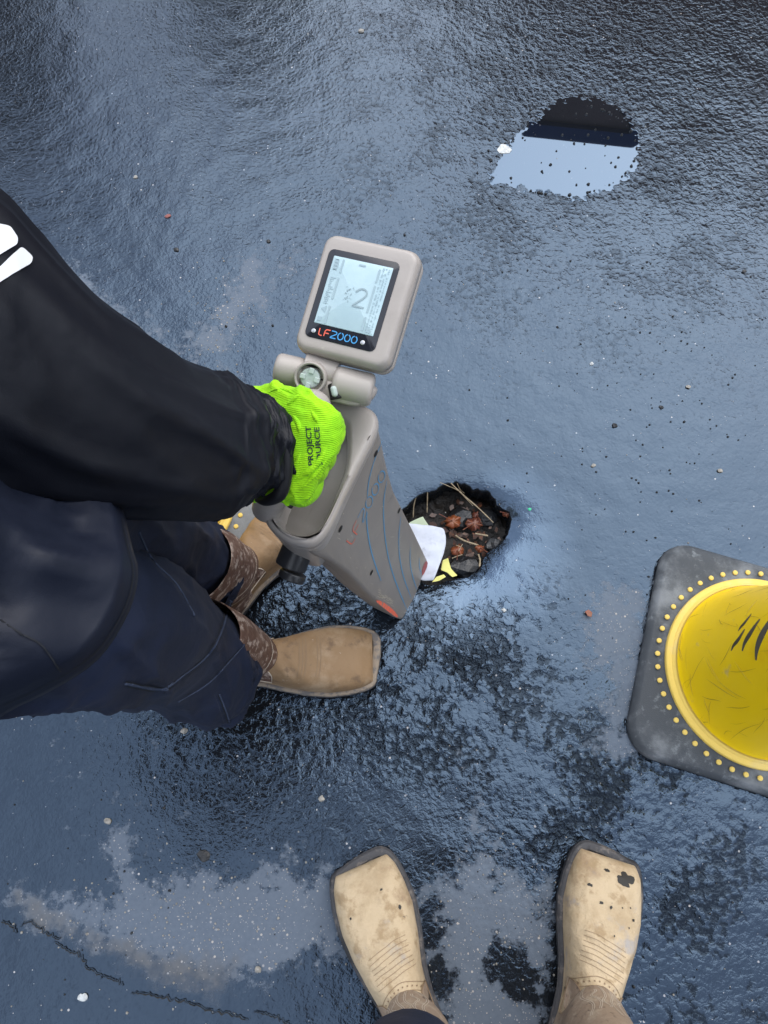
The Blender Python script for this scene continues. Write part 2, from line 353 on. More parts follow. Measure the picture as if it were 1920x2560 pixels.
rim_sheen = polymask([(960, 1290), (1000, 1230), (1075, 1160), (1108, 1085), (1135, 1105), (1150, 1180), (1110, 1270), (1040, 1300), (985, 1310)], .09)  # pale sheen of the near rim, put in as a more reflective patch
# cracks: polylines pressed into the sheet by the material through a distance attribute
pk_ = np.clip(puddle * 2.2, 0, 1); GZ = GZ * (1 - pk_) + (GZ[puddle > .5].mean() if (puddle > .5).any() else 0) * pk_
V = np.stack([GX, GY, GZ], 2).reshape(-1, 3)
nr = len(ds); idx = np.arange(nr * NS).reshape(nr, NS)
q = np.stack([idx[:-1], np.roll(idx, -1, 1)[:-1], np.roll(idx, -1, 1)[1:], idx[1:]], 2).reshape(-1, 4)
# broken edge and undercut wall of the pothole
walls = [(-.001, -.012), (.002, -.024), (-.004, -.034), (.010, -.042), (.016, -.060), (.012, -.085)]
base = len(V); wv = []
for i, (dr, dz) in enumerate(walls):
    js = (.1, .35, .8, 1, 1, 1)[i]; jit = js * np.array([.004 * noise.noise((math.cos(t) * 14, math.sin(t) * 14, i * 3.7)) + .003 * noise.noise((math.cos(t) * 40, math.sin(t) * 40, i * 9.1)) for t in TH])
    r = RR + dr + jit; wv.append(np.stack([HC[0] + np.cos(TH) * r, HC[1] + np.sin(TH) * r, GZ[0] + dz * (.55 + .45 * lowdir[0] / 1.15 if False else 1)], 1))
V = np.vstack([V] + wv)
faces = q.tolist(); prev = idx[0]
for i in range(len(walls)):
    cur = base + i * NS + np.arange(NS); f = np.stack([prev, cur, np.roll(cur, -1), np.roll(prev, -1)], 1); faces += f.tolist(); prev = cur
def ground_mat():
    m = bpy.data.materials.new('wet_asphalt'); m.use_nodes = True; n = m.node_tree; N = n.nodes; L = n.links.new; b = N['Principled BSDF']
    tc = N.new('ShaderNodeTexCoord'); OB = tc.outputs['Object']
    def at(a): x = N.new('ShaderNodeAttribute'); x.attribute_name = a; return x.outputs['Fac']
    def no(s, d=4, r=.55, dist=0, vec=None):
        x = N.new('ShaderNodeTexNoise'); x.inputs['Scale'].default_value = s; x.inputs['Detail'].default_value = d; x.inputs['Roughness'].default_value = r; x.inputs['Distortion'].default_value = dist
        L(vec or OB, x.inputs['Vector']); return x.outputs['Fac']
    def ma(op, a, c, cl=False):
        x = N.new('ShaderNodeMath'); x.operation = op; x.use_clamp = cl
        for i, s in enumerate((a, c)):
            if s is None: continue
            if isinstance(s, (int, float)): x.inputs[i].default_value = s
            else: L(s, x.inputs[i])
        return x.outputs[0]
    def mr(v, a, c, d=0, e=1):
        x = N.new('ShaderNodeMapRange'); x.interpolation_type = 'SMOOTHSTEP'; L(v, x.inputs[0])
        for i, s in zip((1, 2, 3, 4), (a, c, d, e)):
            if isinstance(s, (int, float)): x.inputs[i].default_value = s
            else: L(s, x.inputs[i])
        return x.outputs[0]
    def mixc(f, a, c):
        x = N.new('ShaderNodeMix'); x.data_type = 'RGBA'; L(f, x.inputs[0])
        for i, s in ((6, a), (7, c)):
            if isinstance(s, tuple): x.inputs[i].default_value = (*s, 1)
            else: L(s, x.inputs[i])
        return x.outputs[2]
    def mixf(f, a, c):
        x = N.new('ShaderNodeMix'); L(f, x.inputs[0])
        for i, s in ((2, a), (3, c)):
            if isinstance(s, (int, float)): x.inputs[i].default_value = s
            else: L(s, x.inputs[i])
        return x.outputs[0]
    n_mid = no(28, 5, .6); n_fine = no(150, 3, .55); n_big = no(5, 4, .6)
    dryf = mr(ma('ADD', ma('ADD', ma('MULTIPLY', at('dry'), .86), ma('MULTIPLY', ma('SUBTRACT', n_mid, .5), 1.1)), ma('MULTIPLY', ma('SUBTRACT', no(70, 4, .7), .5), .9)), .36, .60)
    siltf = mr(ma('ADD', at('silt'), ma('MULTIPLY', ma('SUBTRACT', n_mid, .5), .9)), .35, .75)
    pud = mr(ma('ADD', at('puddle'), ma('MULTIPLY', ma('SUBTRACT', no(70, 1), .5), .5)), .34, .40)
    coarse = at('coarse'); smooth = at('smooth')
    # colour: black sealcoat, grey worn patches, aggregate chips
    vo = N.new('ShaderNodeTexVoronoi'); vo.inputs['Scale'].default_value = 210; L(OB, vo.inputs['Vector'])
    sp = N.new('ShaderNodeSeparateColor'); L(vo.outputs['Color'], sp.inputs[0])
    chipsel = ma('GREATER_THAN', sp.outputs[0], ma('SUBTRACT', .997, ma('MULTIPLY', dryf, .055)))
    chip = ma('MULTIPLY', chipsel, ma('LESS_THAN', vo.outputs['Distance'], .36))
    vo2 = N.new('ShaderNodeTexVoronoi'); vo2.inputs['Scale'].default_value = 520; L(OB, vo2.inputs['Vector'])
    sp2 = N.new('ShaderNodeSeparateColor'); L(vo2.outputs['Color'], sp2.inputs[0])
    chip2 = ma('MULTIPLY', ma('GREATER_THAN', sp2.outputs[1], ma('SUBTRACT', .9965, ma('MULTIPLY', dryf, .07))), ma('LESS_THAN', vo2.outputs['Distance'], .4))
    col = mixc(n_big, (.006, .007, .009), (.012, .0135, .016)); col = mixc(coarse, col, (.0035, .004, .005))  # coarse areas blacker: dark reflections put into the base colour
    col = mixc(dryf, col, mixc(n_fine, (.082, .099, .126), (.125, .146, .175)))
    col = mixc(ma('MULTIPLY', siltf, .6), col, mixc(n_fine, (.085, .078, .068), (.135, .122, .105)))
    chipcol = mixc(sp.outputs[1], (.22, .235, .26), (.42, .38, .34))
    col = mixc(ma('MULTIPLY', ma('ADD', chip, chip2, True), ma('SUBTRACT', 1, ma('MULTIPLY', pud, .8))), col, chipcol)
    L(col, b.inputs['Base Color'])
    rough = mixf(dryf, mr(n_mid, .35, .7, .06, .14), .52)
    rough = mixf(ma('MULTIPLY', siltf, .8), rough, .75)
    rough = mixf(pud, rough, .012)
    L(rough, b.inputs['Roughness'])
    b.inputs['Specular Tint'].default_value = (.47, .69, 1, 1)  # blue of the mirrored sky put into the reflection tint
    # water skin on the puddle
    
    # relief
    flat = ma('SUBTRACT', 1, pud)
    ampf = ma('MULTIPLY', flat, mixf(coarse, mixf(smooth, .0011, .0008), .0050))
    ampf = ma('MULTIPLY', ampf, mixf(dryf, 1.0, .55))
    h1 = ma('MULTIPLY', no(128, 2, .5, .6), ampf)
    lump = N.new('ShaderNodeTexVoronoi'); lump.feature = 'SMOOTH_F1'; lump.inputs['Scale'].default_value = 82; lump.inputs['Randomness'].default_value = 1
    wv_ = N.new('ShaderNodeTexNoise'); wv_.inputs['Scale'].default_value = 40; L(OB, wv_.inputs['Vector'])
    mv_ = N.new('ShaderNodeMix'); mv_.data_type = 'RGBA'; mv_.blend_type = 'ADD'; mv_.inputs[0].default_value = .012; L(OB, mv_.inputs[6]); L(wv_.outputs['Color'], mv_.inputs[7]); L(mv_.outputs[2], lump.inputs['Vector'])
    h2 = ma('MULTIPLY', ma('MULTIPLY', lump.outputs['Distance'], -.0062), ma('MULTIPLY', coarse, flat))
    h3 = ma('MULTIPLY', no(420, 2), ma('MULTIPLY', flat, .00022))
    hr_ = ma('ADD', h1, h2)
    # relief levelled at a varying height; low spots' dark reflections put into their IOR
    patch = mr(no(7, 3, .6), .40, .60)
    lvl = mixf(coarse, mixf(smooth, .00053, .00028), mixf(patch, .0017, -.0011))
    wl_ = N.new('ShaderNodeMath'); wl_.operation = 'SMOOTH_MIN'; L(hr_, wl_.inputs[0]); L(lvl, wl_.inputs[1]); wl_.inputs[2].default_value = .0006
    calm = mixf(coarse, mixf(smooth, .5, .95), .85)
    base_h = ma('MULTIPLY', mixf(calm, hr_, wl_.outputs[0]), flat)
    film = ma('ADD', mr(ma('SUBTRACT', hr_, lvl), mixf(coarse, -.0004, -.0013), mixf(coarse, -.00005, -.0003)), pud, True)
    pit_ior = mixf(smooth, mixf(coarse, 1.62, 1.30), 1.22)
    film = ma('MULTIPLY', film, ma('SUBTRACT', 1, ma('MULTIPLY', pud, .75)))
    L(mixf(pud, mixf(dryf, mixf(at('rim_sheen'), mixf(film, pit_ior, 1.75), 2.5), 1.45), 2.15), b.inputs['IOR'])
    hs = ma('ADD', ma('ADD', base_h, ma('MULTIPLY', no(38, 2), ma('MULTIPLY', flat, .0005))), ma('ADD', h3, ma('MULTIPLY', ma('ADD', chip, chip2, True), ma('MULTIPLY', flat, .0007))))
    bp = N.new('ShaderNodeBump'); bp.inputs['Strength'].default_value = 1; bp.inputs['Distance'].default_value = 1; L(hs, bp.inputs['Height'])
    L(bp.outputs[0], b.inputs['Normal'])
    return m
M['asphalt'] = ground_mat()
ground = mk('ground', V, faces, M['asphalt']); tag(ground, kind='structure')
nv = len(V)
for a, arr in (('dry', dry), ('silt', silt), ('coarse', coarse), ('puddle', puddle), ('smooth', smooth), ('rim_sheen', rim_sheen)):
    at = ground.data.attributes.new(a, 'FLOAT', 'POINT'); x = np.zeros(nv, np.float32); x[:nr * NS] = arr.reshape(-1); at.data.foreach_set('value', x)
gbvh = bvh_of(ground)
def gz(x, y):
    h = gbvh.ray_cast(Vector((x, y, .5)), Vector((0, 0, -1)))[0]; return h[2] if h else 0.0
# soil at the bottom of the pothole
n_ = 46; Vs = []; Fs = []
for i in range(n_):
    for j in range(n_):
        x = HC[0] + (i / (n_ - 1) - .5) * .30; y = HC[1] + (j / (n_ - 1) - .5) * .30
        h = -.062 + .010 * noise.noise((x * 22, y * 22, 0)) + .007 * noise.noise((x * 60, y * 60, 3)) + .012 * max(0, (HC[0] - x) / .1)
        Vs.append((x, y, h))
for i in range(n_ - 1):
    for j in range(n_ - 1): a = i * n_ + j; Fs.append((a, a + n_, a + n_ + 1, a + 1))
tag(mk('soil', Vs, Fs, M['soil']), kind='structure')
# cracks in the asphalt, bottom left: open groove with a raised lip
def crack(pts, w0):
    P = np.array([Z(k(*p)) for p in pts]); P = resample(P, max(20, int(len(pts) * 12)), False)
    c_ = []; W = []
    for i, p in enumerate(P):
        p = p + np.array([.0035 * noise.noise((i * .33, 1.3, 0)) + .0015 * noise.noise((i * 1.1, 7, 0)), .0035 * noise.noise((i * .33, 5.1, 2)) + .0015 * noise.noise((i * 1.1, 3, 4)), 0])
        p[2] = gz(p[0], p[1]) + .0012; c_.append(p); e = min(i, len(P) - 1 - i) / 6
        W.append(.45 * w0 * min(1, .1 + e) * max(.12, .7 + 1.5 * noise.noise((i * .21, 2, 9))))
    return c_, W
cparts = []; lparts = []
for pts, w0 in (([(0, 1992), (20, 1996), (38, 2014)], .0045), ([(42, 2002), (66, 1990), (100, 2016), (130, 2030)], .0040), ([(115, 2035), (150, 2055), (178, 2066), (188, 2090), (220, 2112)], .0034), ([(218, 2108), (250, 2118), (268, 2128)], .0028), ([(280, 2146), (320, 2148), (365, 2158), (410, 2166), (450, 2184), (500, 2192), (535, 2205)], .0042), ([(545, 2186), (580, 2192), (610, 2204), (640, 2222)], .0026)):
    c_, W = crack(pts, w0); cparts.append(ribbon(c_, W, np.array([0, 0, 1.])))
    lp = [p + np.array([.0008, W[i] * .5 + .0012, .0005]) for i, p in enumerate(c_)]; lparts.append(tube(lp, [.0006 + .0008 * abs(noise.noise((i * .4, 8, 8))) for i in range(len(lp))], 6))
mkj('crack', *join(cparts), M['dark'], ground)
mkj('crack_edge', *join(lparts), M['asphalt'], ground)
# ============================================================ things off the frame that the wet ground mirrors
def box(x0, x1, y0, y1, z0, z1):
    V = [(x, y, z) for x in (x0, x1) for y in (y0, y1) for z in (z0, z1)]
    return V, [(0, 1, 3, 2), (4, 6, 7, 5), (0, 4, 5, 1), (2, 3, 7, 6), (0, 2, 6, 4), (1, 5, 7, 3)]
sh = thing('small_building', 'small dark brown building with a dark blue roof fascia mirrored in the puddle', 'building', (2.3, 6.3, 0)); sh.rotation_euler = (0, 0, R(-8))
def lbox(name, m, p, *a): V, Fs = box(*a); o = mk(name, V, Fs, m, p, False, True); OFF[o.name] = np.zeros(3); return o
lbox('wall', M['wallbrown'], sh, -1.35, 2.5, -1.45, 1.2, -.02, 3.28)
lbox('roof', M['fascia'], sh, -1.0, 2.6, -1.49, 1.4, 3.285, 3.415)
dr = lbox('door', M['wallbrown'], sh, -.4, .5, -1.50, -1.455, 0, 2.05)
lbox('handle', M['black_plastic'], dr, .38, .42, -1.55, -1.505, .95, 1.1)
def tree(x, y, h, r, label):
    t = thing('conifer_tree', label, 'tree', (x, y, 0), 'trees beyond the car park')
    mk('trunk', *tube([(x, y, 0), (x + .03, y, h * .5), (x, y, h)], [r * .14, r * .09, .02], 9), M['bark'], t)
    V = []; Fs = []
    for i in range(5200):
        u = random.random() ** .8; z = h * (.12 + .88 * u); rr = r * (1 - u) ** .8 * (.35 + .65 * random.random()) * (1 + .3 * noise.noise((z * 1.5, i % 7, 2))); a = random.random() * 6.283
        p = np.array([x + rr * math.cos(a), y + rr * math.sin(a), z]); d = nrm([math.cos(a), math.sin(a), -.5 + random.random() * .5]); s = nrm(np.cross(d, [0, 0, 1])) * (.07 + .09 * random.random()); l = .22 + .28 * random.random()
        n0 = len(V); V += [p, p + d * l * .5 + s, p + d * l + np.array([0, 0, -.05]), p + d * l * .5 - s]; Fs.append((n0, n0 + 1, n0 + 2, n0 + 3))
    mk('crown', V, Fs, M['needle'], t)
tree(-1.72, 9.0, 7.0, 1.0, 'slim dark conifer straight ahead beyond the wet asphalt')
tree(-4.9, 8.3, 7.2, 1.5, 'broad dark conifer at the far left of the wet asphalt')
tree(1.75, 9.6, 6.8, 1.3, 'dark conifer standing beside the small brown building')
V = []; Fs = []; rng = random.Random(9)
for i in range(9000):
    a = rng.random() * 6.283; dd = 24 + rng.random() * 5; top = 7.5 + 3.5 * noise.noise((math.cos(a) * 5, math.sin(a) * 5, 1)) + 1.6 * noise.noise((math.cos(a) * 22, math.sin(a) * 22, 4))
    z = top * rng.random() ** .7; p = np.array([dd * math.cos(a), dd * math.sin(a), z]); s_ = .35 + .5 * rng.random()
    q1 = np.array([rng.gauss(0, 1), rng.gauss(0, 1), rng.gauss(0, .7)]); q2 = np.array([rng.gauss(0, 1), rng.gauss(0, 1), rng.gauss(0, .7)]); q1 = nrm(q1) * s_; q2 = nrm(q2) * s_
    n0 = len(V); V += [p - q1, p + q2, p + q1, p - q2]; Fs.append((n0, n0 + 1, n0 + 2, n0 + 3))
tag(mk('added_woods', V, Fs, M['needle'], None, False), 'unseen dark belt of trees added all round for the ground to mirror', kind='stuff')  # unseen belt added to darken steep wet facets and block the low sky
# ============================================================ TRAFFIC CONES
def disc(r, h, n=12):
    rings = [[(r * math.cos(2 * math.pi * j / n), r * math.sin(2 * math.pi * j / n), 0) for j in range(n)], [(r * math.cos(2 * math.pi * j / n), r * math.sin(2 * math.pi * j / n), h) for j in range(n)], [(r * .8 * math.cos(2 * math.pi * j / n), r * .8 * math.sin(2 * math.pi * j / n), h * 1.4) for j in range(n)]]
    return loft(rings, False, True)
BASE_W = .365
def cone(label, loc, rz):
    t = thing('traffic_cone', label, 'traffic cone', loc, 'traffic cones round the hole'); t.rotation_euler = (0, 0, rz)
    rings = []
    for sc_, r, z in ((.362, .045, 0), (.370, .05, .004), (.368, .05, .012), (.356, .048, .021), (.350, .046, .0225), (.31, .04, .025), (.24, .1, .028), (.1, .05, .029)):
        rings.append([(x, y, z) for x, y in rrect(sc_, sc_, r, 9)])
    b = mk('base', *loft(rings, True, True), M['rubber'], t, True, True)
    n = 96; prof = [(.1535, .024), (.1535, .0315), (.1515, .034), (.1455, .0345), (.1445, .0355), (.1435, .037), (.1405, .0385), (.1385, .041), (.135, .050), (.129, .072), (.118, .13), (.100, .24), (.078, .38), (.058, .52), (.040, .645), (.034, .68), (.032, .70), (.027, .705), (.023, .70), (.022, .62)]
    rings = [[(r * math.cos(2 * math.pi * j / n), r * math.sin(2 * math.pi * j / n), z) for j in range(n)] for r, z in prof]
    mk('cone_body', *loft(rings[6:]), M['yellow'], t, True, True)
    mk('collar_ring', *loft(rings[:8]), M['pale_yellow'], t, True, True)
    V, Fs = disc(.0042, .0018); d0 = None; ND = 48
    for i in range(ND):
        a = 2 * math.pi * i / ND
        if d0 is None: d0 = mk('plug', V, Fs, M['dot'], t, True, True); o = d0
        else: o = d0.copy(); C.objects.link(o); o.parent = t
        o.location = (.1655 * math.cos(a), .1655 * math.sin(a), .0262)
    # black tyre and rope scuffs on the shell
    sp = []
    def onc(a, z): r = np.interp(z, [p[1] for p in prof[7:16]], [p[0] for p in prof[7:16]]) + .0007; return np.array([r * math.cos(a), r * math.sin(a), z])
    for (a0, z0, a1, z1, wd) in [(3.02, .235, 3.44, .20, .008), (2.96, .27, 3.60, .225, .012), (3.12, .205, 3.40, .175, .006), (2.9, .21, 3.16, .19, .004)]:
        P = [onc(a0 + (a1 - a0) * s + .03 * math.sin(s * 5), z0 + (z1 - z0) * s) for s in np.linspace(0, 1, 14)]
        sp.append(ribbon(P, [wd * math.sin(math.pi * (s * .9 + .05)) for s in np.linspace(0, 1, 14)], [nrm([p[0], p[1], .2]) for p in P]))
    rng = random.Random(5)
    for _ in range(90):
        a0 = rng.uniform(1.6, 4.6); z0 = rng.uniform(.05, .3); a1 = a0 + rng.uniform(-.35, .35); z1 = z0 + rng.uniform(-.06, .1); wd = rng.uniform(.0002, .0008)
        P = [onc(a0 + (a1 - a0) * s + .02 * math.sin(s * 4 + z0 * 40), max(.045, z0 + (z1 - z0) * s)) for s in np.linspace(0, 1, 12)]
        sp.append(ribbon(P, [wd * (.2 + math.sin(math.pi * s)) for s in np.linspace(0, 1, 12)], [nrm([p[0], p[1], .2]) for p in P]))
    mkj('scuff_marks', *join(sp[:4]), M['scratch'], t, True, True); mkj('scratches', *join(sp[4:]), M['scratch2'], t, True, True)
    return t
pc = Z(k(1626, 1455)); cone('yellow traffic cone on a dusty black base, right of the hole, cut by the edge', (pc[0], pc[1], gz(pc[0], pc[1]) - .001), R(-17.5))
p2 = Z(k(502, 1115)); cone('yellow traffic cone half hidden behind the navy trousers and brown boot', (p2[0] - .142, p2[1] + .028, 0), R(25))
# ============================================================ BOOTS
def boot_parts(toe, ang, side, mats, parent, label=None, L=.305, W=.122, shaft_h=.27, shaft_lean=(0, 0), mirror=1):
    """toe: world xy of the toe tip centre; ang: heading of the toe; side: +1 when the big toe lies to the left of the heading"""
    d = np.array([math.cos(ang), math.sin(ang)]); s = np.array([-d[1], d[0]]) * side     # s points to the big-toe side
    tz = gz(*toe)
    def wp(x, y, z): q = np.array(toe) + d * (x - L) + s * y; return np.array([q[0], q[1], z + tz])
    # plan of the welt: (x, inner y, outer y)
    st = [(0, .018, -.018), (.008, .031, -.031), (.03, .038, -.038), (.07, .037, -.037), (.115, .036, -.040), (.15, .041, -.049), (.19, .052, -.057), (.225, .059, -.060), (.255, .0585, -.0575), (.28, .055, -.052), (.2955, .0505, -.0455), (.302, .0455, -.038)]
    st = [(x * L / .305, a * W / .122, b * W / .122) for x, a, b in st]
    ys = np.array(st)
    inn = [(x, a) for x, a, b in st]; outr = [(x, b) for x, a, b in st]
    tip = [(L + .0045, .036 * W / .122), (L + .0045, .012), (L + .001, -.012), (L - .003, -.028)]
    plan = np.array(inn + tip + outr[::-1]); plan = resample(smoothpoly(resample(plan, 110), 1), 110)
    ctr = plan.mean(0)
    def ring(off, z, xs=None):
        P = []
        tn = np.roll(plan, -1, 0) - np.roll(plan, 1, 0); nn = np.stack([tn[:, 1], -tn[:, 0]], 1); nn /= np.linalg.norm(nn, axis=1)[:, None]
        if np.sum(nn * (plan - ctr)) < 0: nn = -nn
        for p, v in zip(plan, nn):
            zz = z(p[0]) if callable(z) else z; P.append(wp(p[0] + v[0] * off, p[1] + v[1] * off, zz))
        return P
    arch = lambda x: .016 * math.exp(-((x - .115) / .03) ** 2)
    sole = mk('sole', *loft([ring(-.006, lambda x: .0 + arch(x)), ring(-.0005, lambda x: .003 + arch(x)), ring(0, .015), ring(.001, .0195), ring(0, .0215)], True, True), mats['sole'], parent)
    fixn(sole)
    wl = mk('welt', *loft([ring(-.0002, .0212), ring(-.0012, .0245), ring(-.004, .0255), ring(-.012, .0245)]), mats['welt'], parent)
    # welt stitches
    # vamp: arches across the foot, station by station
    def half(x): return np.interp(x, ys[:, 0], ys[:, 1]) , -np.interp(x, ys[:, 0], ys[:, 2])
    hs = [(0.004, .10), (.06, .11), (.10, .106), (.125, .103), (.15, .097), (.18, .088), (.21, .076), (.24, .066), (.265, .058), (.285, .050), (.297, .042), (.302, .029)]
    hx = [a for a, _ in hs]; hh = [b for _, b in hs]
    xs = list(np.linspace(.085, .270, 34)) + [.276, .281, .285, .2885, .291, .293, .2945, .2954, .2959]
    n = 33; rings = []
    for x in xs:
        xl = x * L / .305; a, b = half(xl); ins = .0062; a -= ins; b -= ins
        if x > .272: f = math.sqrt(max(0, 1 - ((x - .272) / .0240) ** 2)); 
        else: f = 1
        h = np.interp(min(x, .285), hx, hh)
        h = .024 + (h - .024) * (f ** .8 if x > .272 else 1)
        fw_ = .92 + .08 * f if x > .272 else 1
        r = []
        for j in range(n):
            th = math.pi * j / (n - 1); cth = math.cos(th); sth = math.sin(th)
            e = .62 if x > .2 else .62 + (.2 - x) * 2.6
            yy = (a if cth > 0 else b) * math.copysign(abs(cth) ** e, cth) * fw_; zz = .023 + (h - .023) * sth ** .72
            wr = .0020 * math.sin((x - .022 * abs(cth) + .006 * math.sin(cth * 3 + side)) * 230) * math.exp(-((x - .178) / .026) ** 2) * sth + .0016 * math.sin((x + .03 * cth) * 190) * math.exp(-((x - .135) / .02) ** 2) * sth
            wr += .0026 * noise.noise((x * 26 + toe[0] * 9, yy * 26, 3 + side)) + .0009 * noise.noise((x * 80 + toe[0] * 9, yy * 80, 3 + side))
            r.append(wp(xl, yy, zz + wr))
        rings.append(r)
    V, Fs = loft(rings, False, False, closed=False)
    # close the toe end
    V2 = list(V); c = len(V2); V2.append(np.mean(rings[-1], axis=0)); b0 = (len(rings) - 1) * n
    Fs += [(c, b0 + j, b0 + j + 1) for j in range(n - 1)]
    vamp = mk('vamp', V2, Fs, mats['vamp'], parent); fixn(vamp)
    # shaft, heel counter
    cen = [(.062, .0, .024, .066, .0345), (.062, 0, .05, .064, .036), (.074, 0, .085, .070, .040), (.083, 0, .103, .064, .043), (.084, 0, .13, .058, .047), (.076, 0, .21, .057, .050), (.058, 0, .26, .061, .053), (.056, 0, shaft_h + .02, .063, .055)]
    cen = catmull([np.array(q) for q in cen], 5); rings = []
    for (x, y, z, rx, ry) in cen:
        lean = max(0, z - .09)
        rings.append([wp(x * L / .305 + rx * math.cos(t) + lean * shaft_lean[0], y + ry * math.sin(t) + lean * shaft_lean[1], z) * 1.0 + np.array([0, 0, .0025 * noise.noise((t, z * 30, 2))]) for t in np.linspace(0, 2 * math.pi, 36, endpoint=False)])
    shaft = mk('shaft', *loft(rings), mats['shaft'], parent); fixn(shaft)
    heel = mk('heel', *loft([ring(-.004, -.0005)[:0] or [wp(.036 * L / .305 + .036 * math.cos(t), .036 * math.sin(t), z) for t in np.linspace(0, 2 * math.pi, 24, endpoint=False)] for z in (0.0, .016)], True, True), mats['sole'], parent)
    bv = bvh_of(vamp); bs = bvh_of(shaft)
    def drape(pts, wd, dashed=0, on=bv, eps=.0007):
        P = []; Nn = []
        for (x, y) in pts:
            q = wp(x, y, .5); h, nn = hit(on, q, np.array([0, 0, -1.]), eps)
            if h is not None: P.append(h); Nn.append(nn)
        out_ = []
        if len(P) < 2: return out_
        if dashed:
            for i in range(0, len(P) - 1, 2): out_.append(ribbon(P[i:i + 2], wd, Nn[i:i + 2]))
        else: out_.append(ribbon(P, wd, Nn))
        return out_
    return dict(wp=wp, drape=drape, vamp=vamp, shaft=shaft, bv=bv, bs=bs, half=half, L=L)
def wing(I, b, m, m2, xo=0, sc_=1.0):
    wp = I['wp']
    for sg in (1, -1):
        P = [(.088, sg * .042), (.126, sg * .042), (.137, sg * .032), (.130, sg * .023), (.112, sg * .017), (.088, sg * .015)]
        P = smoothpoly(np.array([(x + xo, y * sc_) for x, y in P]), 2); c_ = P.mean(0); V = []; Fs = []; m_ = len(P)
        for fr in (0, .33, .66, 1):
            for p in P:
                q = c_ + (p - c_) * fr; h, _ = hit(I['bv'], wp(q[0], q[1], .5), np.array([0, 0, -1.]), .0012); V.append(h if h is not None else (V[-1] if V else wp(q[0], q[1], .05)))
        for i in range(3):
            for j in range(m_): a = i * m_ + j; bq = i * m_ + (j + 1) % m_; Fs.append((a, bq, bq + m_, a + m_))
        mk('wing_piece', V, Fs, m, b)
        Q = [h for h in (hit(I['bv'], wp(q[0], q[1], .5), np.array([0, 0, -1.]), .0016)[0] for q in resample(P, 50)) if h is not None]
        if len(Q) > 6: mk('piping', *ribbon(Q, .0014, np.array([0, 0, 1.]), True), m2, b)
def curve_pts(P, n=40): return [tuple(p) for p in resample(np.array(catmull([np.array(p) for p in P], 10)), n, False)]
def ew(parts, name, m, parent):
    if parts: return (mkj if len(parts) > 1 else mk)(name, *join(parts), m, parent)
def spots(info, lst, m, parent, name='stain'):
    parts = []
    for (x, y, rx, ry) in lst:
        ringp = []; c_ = None; n = 22
        q, nn = hit(info['bv'], info['wp'](x, y, .5), np.array([0, 0, -1.]), .0005)
        if q is None: continue
        V = [q]; Fs = []
        for fr in (.5, 1):
            for j in range(n):
                t = 2 * math.pi * j / n; f = fr * (1 + .75 * noise.noise((math.cos(t) * 2.5 + x * 99, math.sin(t) * 2 + y * 99, 4)))
                h, _ = hit(info['bv'], info['wp'](x + rx * f * math.cos(t), y + ry * f * math.sin(t), .5), np.array([0, 0, -1.]), .0005); V.append(h if h is not None else q)
        for j in range(n): Fs += [(0, 1 + j, 1 + (j + 1) % n), (1 + j, 1 + n + j, 1 + n + (j + 1) % n, 1 + (j + 1) % n)]
        parts.append((V, Fs))
    if name == 'stain':
        for q_ in parts: mk(name, *q_, m, parent)
    else: ew(parts, name, m, parent)
# ============================================================ PHOTOGRAPHER
ph = thing('person', 'photographer in dark trousers and tan square-toe boots looking straight down', 'person', (.15, -.38, 0))
MT = dict(sole=M['sole'], welt=M['sole'], vamp=M['tan'], shaft=M['shaft_tan'])
def tan_boot(toepx, deg, side, lbl, stains):
    toe = Z(k(*toepx), .022)[:2]
    b = bpy.data.objects.new('boot', None); C.objects.link(b); b.parent = ph; b['label'] = lbl; OFF[b.name] = OFF[ph.name]; b.empty_display_size = .02
    I = boot_parts(toe, R(deg), side, MT, b, shaft_lean=(-.05, 0), L=.315, W=.126)
    k_ = I['L'] / .305
    th = []
    for i in range(7):   # rows across the vamp
        x0 = .163 + i * .0062; th += I['drape'](curve_pts([(x0 + .005, .030), (x0 + .005, .014), (x0 + .002, 0), (x0 - .001, -.014), (x0 - .005, -.028)], 30), .0006)
    sc_pts = [(.098, .046), (.125, .040), (.148, .026), (.158, .004), (.150, -.020), (.126, -.038), (.098, -.047)]
    th += I['drape'](curve_pts(sc_pts, 60), .0008); th += I['drape'](curve_pts([(x - .010, y * .93) for x, y in sc_pts], 60), .0008)
    ew(th, 'stitching', M['thread'], b)
    dots_ = []
    for (x, y) in curve_pts([(x - .005, y * .96) for x, y in sc_pts], 26): spots_ = dots_.append((x, y, .0011, .0011))
    for (x, y) in curve_pts([(.095, .034), (.112, .024), (.113, .010), (.098, .002)], 12): dots_.append((x, y, .0009, .0009))
    spots(I, dots_, M['thread'], b, 'perforations')
    th = I['drape'](curve_pts([(.092, .040), (.117, .028), (.118, .010), (.096, .000), (.104, -.012), (.113, -.024), (.094, -.036)], 60), .0009)
    ew(th, 'seam', M['thread'], b)
    wing(I, b, M['shaft_tan'], M['thread'], .006)
    spots(I, stains, M['soot'], b)
    # pale embroidery on the shaft front
    wp = I['wp']; bs = I['bs']; em = []
    for kx in range(6):
        for s2 in (0, .0022):
            P = []; Nn = []
            for s_ in np.linspace(0, 1, 30):
                y = -.03 + .06 * (kx + .5) / 6 + .0035 * math.sin(s_ * 9 + kx); z = .105 + .06 * s_ + .008 * math.sin(kx * 2.1 + s_ * 4)
                h, nn = hit(bs, wp(.30, y + s2, z), wp(0, 0, 0) - wp(1, 0, 0), .0006)
                if h is not None: P.append(h); Nn.append(nn)
            if len(P) > 3: em.append(ribbon(P, .0008, Nn))
    ew(em, 'embroidery', M['pale_thread'], b)
    return b
